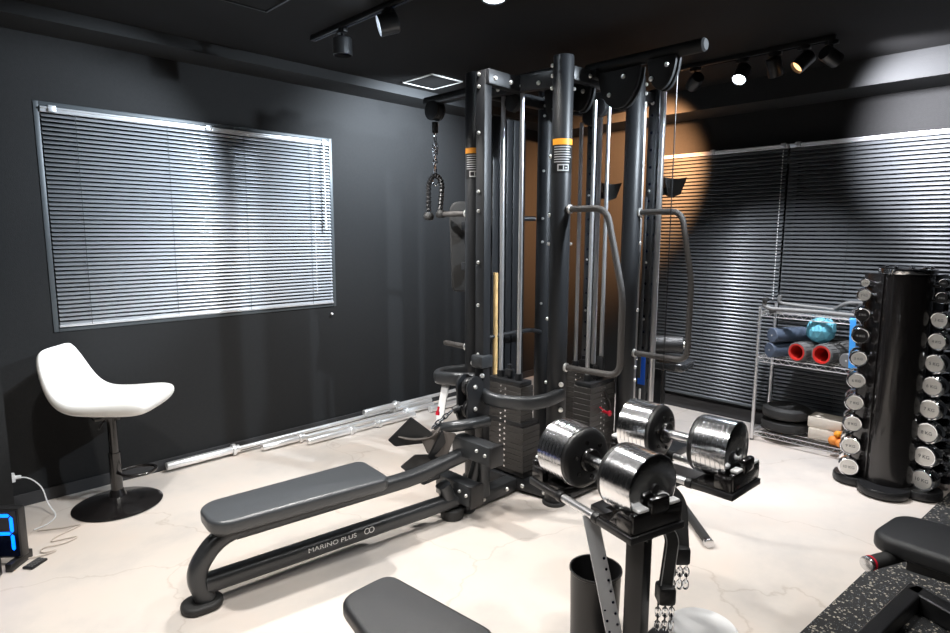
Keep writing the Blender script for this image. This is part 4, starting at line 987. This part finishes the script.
# cable bars on the top tier
T = thing('pulldown_bar', 'long grey rubber-coated pulldown bar with an upturned end on the top shelf tier', 'bar', (4.50, 1.3, zt), 0, 'bars on the top tier')
bm = B(); tube(bm, [(4.46, 1.53, zt+.085), (4.465, 1.545, zt+.045), (4.46, 1.50, zt+.022), (4.50, 1.20, zt+.024), (4.47, .98, zt+.022), (4.47, .82, zt+.02)], .016, .05, 14); obj('shaft', bm, 'greyrubber', T)
bm = B(); cyl(bm, (4.44, 1.535, zt+.085), (4.485, 1.53, zt+.085), .017, 14, bev=.004); cyl(bm, (4.462, 1.50, zt), (4.462, 1.46, zt+.012), .012, 10); obj('end_stop', bm, 'rubber', T)
T = thing('row_handle', 'grey double row handle with triangular plates behind the long bar on the top tier', 'handle', (4.65, 1.2, zt), 0, 'bars on the top tier')
bm = B(); tube(bm, [(4.60, 1.48, zt+.11), (4.60, 1.49, zt+.055), (4.62, 1.40, zt+.045), (4.66, 1.12, zt+.028)], .014, .04, 14); tube(bm, [(4.66, 1.15, zt+.03), (4.62, 1.06, zt+.09), (4.64, .96, zt+.09)], .014, .03, 14); obj('grip', bm, 'greyrubber', T)
bm = B(); m = Matrix.Translation((4.60, .98, zt)) @ Matrix(((0, 0, 1, 0), (1, 0, 0, 0), (0, 1, 0, 0), (0, 0, 0, 1)))
prism(bm, [(-.10, .0), (.06, .0), (.05, .04), (.0, .095), (-.04, .095), (-.09, .05)], -.006, .006, .002, 2, m); obj('plate', bm, 'satin', T)
bm = B(); box(bm, (4.70, 1.25, zt+.008), (.05, .5, .014), bev=.004); tag(obj('flat_bar', bm, 'satin'), 'flat silver bar lying at the back of the top tier', 'bar', 'bars on the top tier')

# ------------------------------------------------------------------ timer, remote and cables at the left
T = thing('led_timer', 'black wall-timer display with blue glowing digit on the floor at the left edge', 'timer', (.20, 3.38, 0))
fx = V((.75, -.66, 0)).normalized(); fy = V((0, 0, 1)); fn = fx.cross(fy)     # face towards the camera
c0 = V((.345, 3.235, 0))
R = Matrix((fx, -fn, fy)).transposed()
bm = B(); box(bm, c0-fx*.25-fn*.025+V((0, 0, .158)), (.50, .045, .235), R=R, bev=.006); obj('case', bm, 'blackmetal', T)
bm = B(); box(bm, c0-fx*.25-fn*.001+V((0, 0, .158)), (.48, .003, .215), R=R); face = obj('display_face', bm, 'display', T)
def seg(bm, u0_, v0_, u1_, v1_, w=.016):
    a_ = c0+fx*u0_+V((0, 0, v0_))+fn*.0022; b_ = c0+fx*u1_+V((0, 0, v1_))+fn*.0022; d_ = (b_-a_).normalized(); s = fn.cross(d_)*w/2; e = d_*w*.5
    vs = [a_, a_+e+s, b_-e+s, b_, b_-e-s, a_+e-s]; f1 = [bm.verts.new(v) for v in vs]; bm.faces.new(f1)
for dx in (-.032, -.19):
    bm = B(); w_ = .085; zt_, zm_, zb_ = .245, .160, .075
    seg(bm, dx-w_+.004, zt_, dx-.004, zt_); seg(bm, dx, zt_-.004, dx, zm_+.004); seg(bm, dx-w_+.004, zm_, dx-.004, zm_); seg(bm, dx, zm_-.004, dx, zb_+.004); seg(bm, dx-w_, zt_-.004, dx-w_, zm_+.004)
    obj('glowing_digit', bm, 'led', face)
for s in (.03, .45): bm = B(); box(bm, c0-fx*s-fn*.02+V((0, 0, .02)), (.03, .14, .04), R=R, bev=.004); obj('stand_foot', bm, 'black', T)
bm = B(); q_ = c0-fx*.21+fn*.115; box(bm, q_+V((0, 0, .045)), (.34, .09, .08), R=R, bev=.006); tag(obj('speaker_box', bm, 'blackmetal'), 'dark grey box on the floor in front of the blue timer digit', 'box')
T = thing('remote_control', 'small black remote control lying on the floor beside the timer', 'remote', (.375, 3.205, 0))
Rr = Matrix.Rotation(math.radians(38), 3, 'Z')
bm = B(); box(bm, (.385, 3.215, .006), (.085, .050, .011), R=Rr, bev=.003); obj('body', bm, 'black', T)
bm = B()
for i in range(6):
    for j in range(3): box(bm, V((.385, 3.215, .0125))+Rr @ V((-.032+i*.0128, -.015+j*.015, 0)), (.008, .009, .003), R=Rr, bev=.001)
obj('keys', bm, 'greyrubber', T)
bm = B(); tube(bm, [(.41, 3.86, .215), (.47, 3.84, .205), (.52, 3.80, .15), (.53, 3.76, .06), (.56, 3.70, .006), (.50, 3.62, .006), (.44, 3.60, .006)], .0035, .05, 8)
box(bm, (.40, 3.86, .215), (.03, .035, .045), bev=.004); cyl(bm, (.41, 3.86, .215), (.44, 3.852, .212), .010, 12)
tag(obj('power_cable', bm, 'whitep'), 'white plug and cable running from the pillar down to the floor', 'cable')
bm = B(); pts = [(.45, 3.58, .005), (.56, 3.52, .005), (.64, 3.50, .006), (.50, 3.44, .005), (.47, 3.40, .005), (.60, 3.37, .006), (.52, 3.33, .005), (.43, 3.36, .008), (.42, 3.30, .006), (.49, 3.29, .005), (.44, 3.27, .006), (.36, 3.29, .008)]
tube(bm, pts, .003, .05, 8); tag(obj('tangled_cable', bm, 'cable'), 'thin beige cable zigzagging on the floor between the timer and the stool', 'cable')
bm = B(); box(bm, (.388, 3.86, .215), (.006, .075, .12), bev=.002); tag(obj('wall_socket', bm, 'black'), 'black wall socket low on the pillar at the left edge', 'socket')

# ------------------------------------------------------------------ lights
def lamp(kind, name, loc, e, col=(1, 1, 1), size=.05, aim=None, cone=60, blend=.5, sp=None):
    l = bpy.data.lights.new(name, kind); l.energy = e; l.color = col
    if kind == 'SPOT': l.spot_size = math.radians(cone); l.spot_blend = blend; l.shadow_soft_size = size
    elif kind == 'AREA': l.shape = 'DISK'; l.size = size
    else: l.shadow_soft_size = size
    o = bpy.data.objects.new(name, l); C.objects.link(o); o.location = loc
    if aim is not None: o.rotation_euler = (V(aim)-V(loc)).to_track_quat('-Z', 'Y').to_euler()
    return o
s_wall = spot((2.97, 2.93, 2.50), (.1, .9, -.45), 'added black spotlight on the ceiling, hidden behind the machine top, aimed at the window wall', group='added fill spotlights')  # added fixture, hidden by the machine, to brighten the wall beside the window
cool, neutral, warm = (.80, .90, 1.), (1., .97, .93), (1., .60, .30)
# spotlights of the two visible tracks, then the added wall wash
lamp('SPOT', 'lamp_track_shelf', s_shelf[0], 210, (.93, .95, 1.), .03, (4.30, 1.65, .0), 92, .9)
lamp('SPOT', 'lamp_track_window', s_left[0], 150, cool, .03, (.72, WY, 1.65), 62, .6)
lamp('SPOT', 'lamp_track_warm', s_warm[0], 1150, (1., .47, .20), .03, (WX, 3.05, 1.9), 66, .9)
lamp('SPOT', 'lamp_track_white', s_cool[0], 340, (.94, .94, 1.), .05, (WX, .45, 2.15), 84, 1.)
lamp('SPOT', 'lamp_track_down', s_face[0], 10, cool, .03, tuple(V(s_face[0])+V(s_face[1])), 80, .5)
lamp('SPOT', 'lamp_track_straight', s_dn[0], 118, neutral, .05, tuple(V(s_dn[0])-V((0, 0, 1))), 125, .6)
lamp('SPOT', 'lamp_added_wash', s_wall[0], 230, cool, .04, (3.05, WY, 1.9), 110, .8)
# ceiling downlights, the first in the photo, the others added out of view to brighten floor and shelf
DL = [(2.18, 2.06, 9), (1.15, 1.45, 20), (.55, 2.35, 30), (1.9, .3, 11), (.2, .2, 7), (-.9, 1.6, 6), (3.0, -.9, 12), (2.9, .92, 11)]
for k, (x, y, e) in enumerate(DL):
    if k: downlight(x, y, 'added round fill downlight above the camera, outside the photo')
    lamp('SPOT', 'lamp_downlight', (x, y, H-.02), e*4.2, neutral, .07, (x, y, 0), 108 if k < 7 else 122, .6)
# spotlight above the right-hand frame edge that throws the machine shadows on the window wall
a_ = V((3.0, .40, 2.47))
lamp('SPOT', 'lamp_cross', a_, 230, cool, .03, (2.2, WY, 1.1), 56, .4)
w = bpy.data.worlds.new('world'); bpy.context.scene.world = w; w.use_nodes = True
w.node_tree.nodes['Background'].inputs[0].default_value = (.02, .022, .025, 1); w.node_tree.nodes['Background'].inputs[1].default_value = 1
sc = bpy.context.scene
sc.view_settings.view_transform = 'Standard'; sc.view_settings.look = 'None'; sc.view_settings.gamma = 1; sc.view_settings.use_curve_mapping = False
sc.view_settings.exposure = 0.6
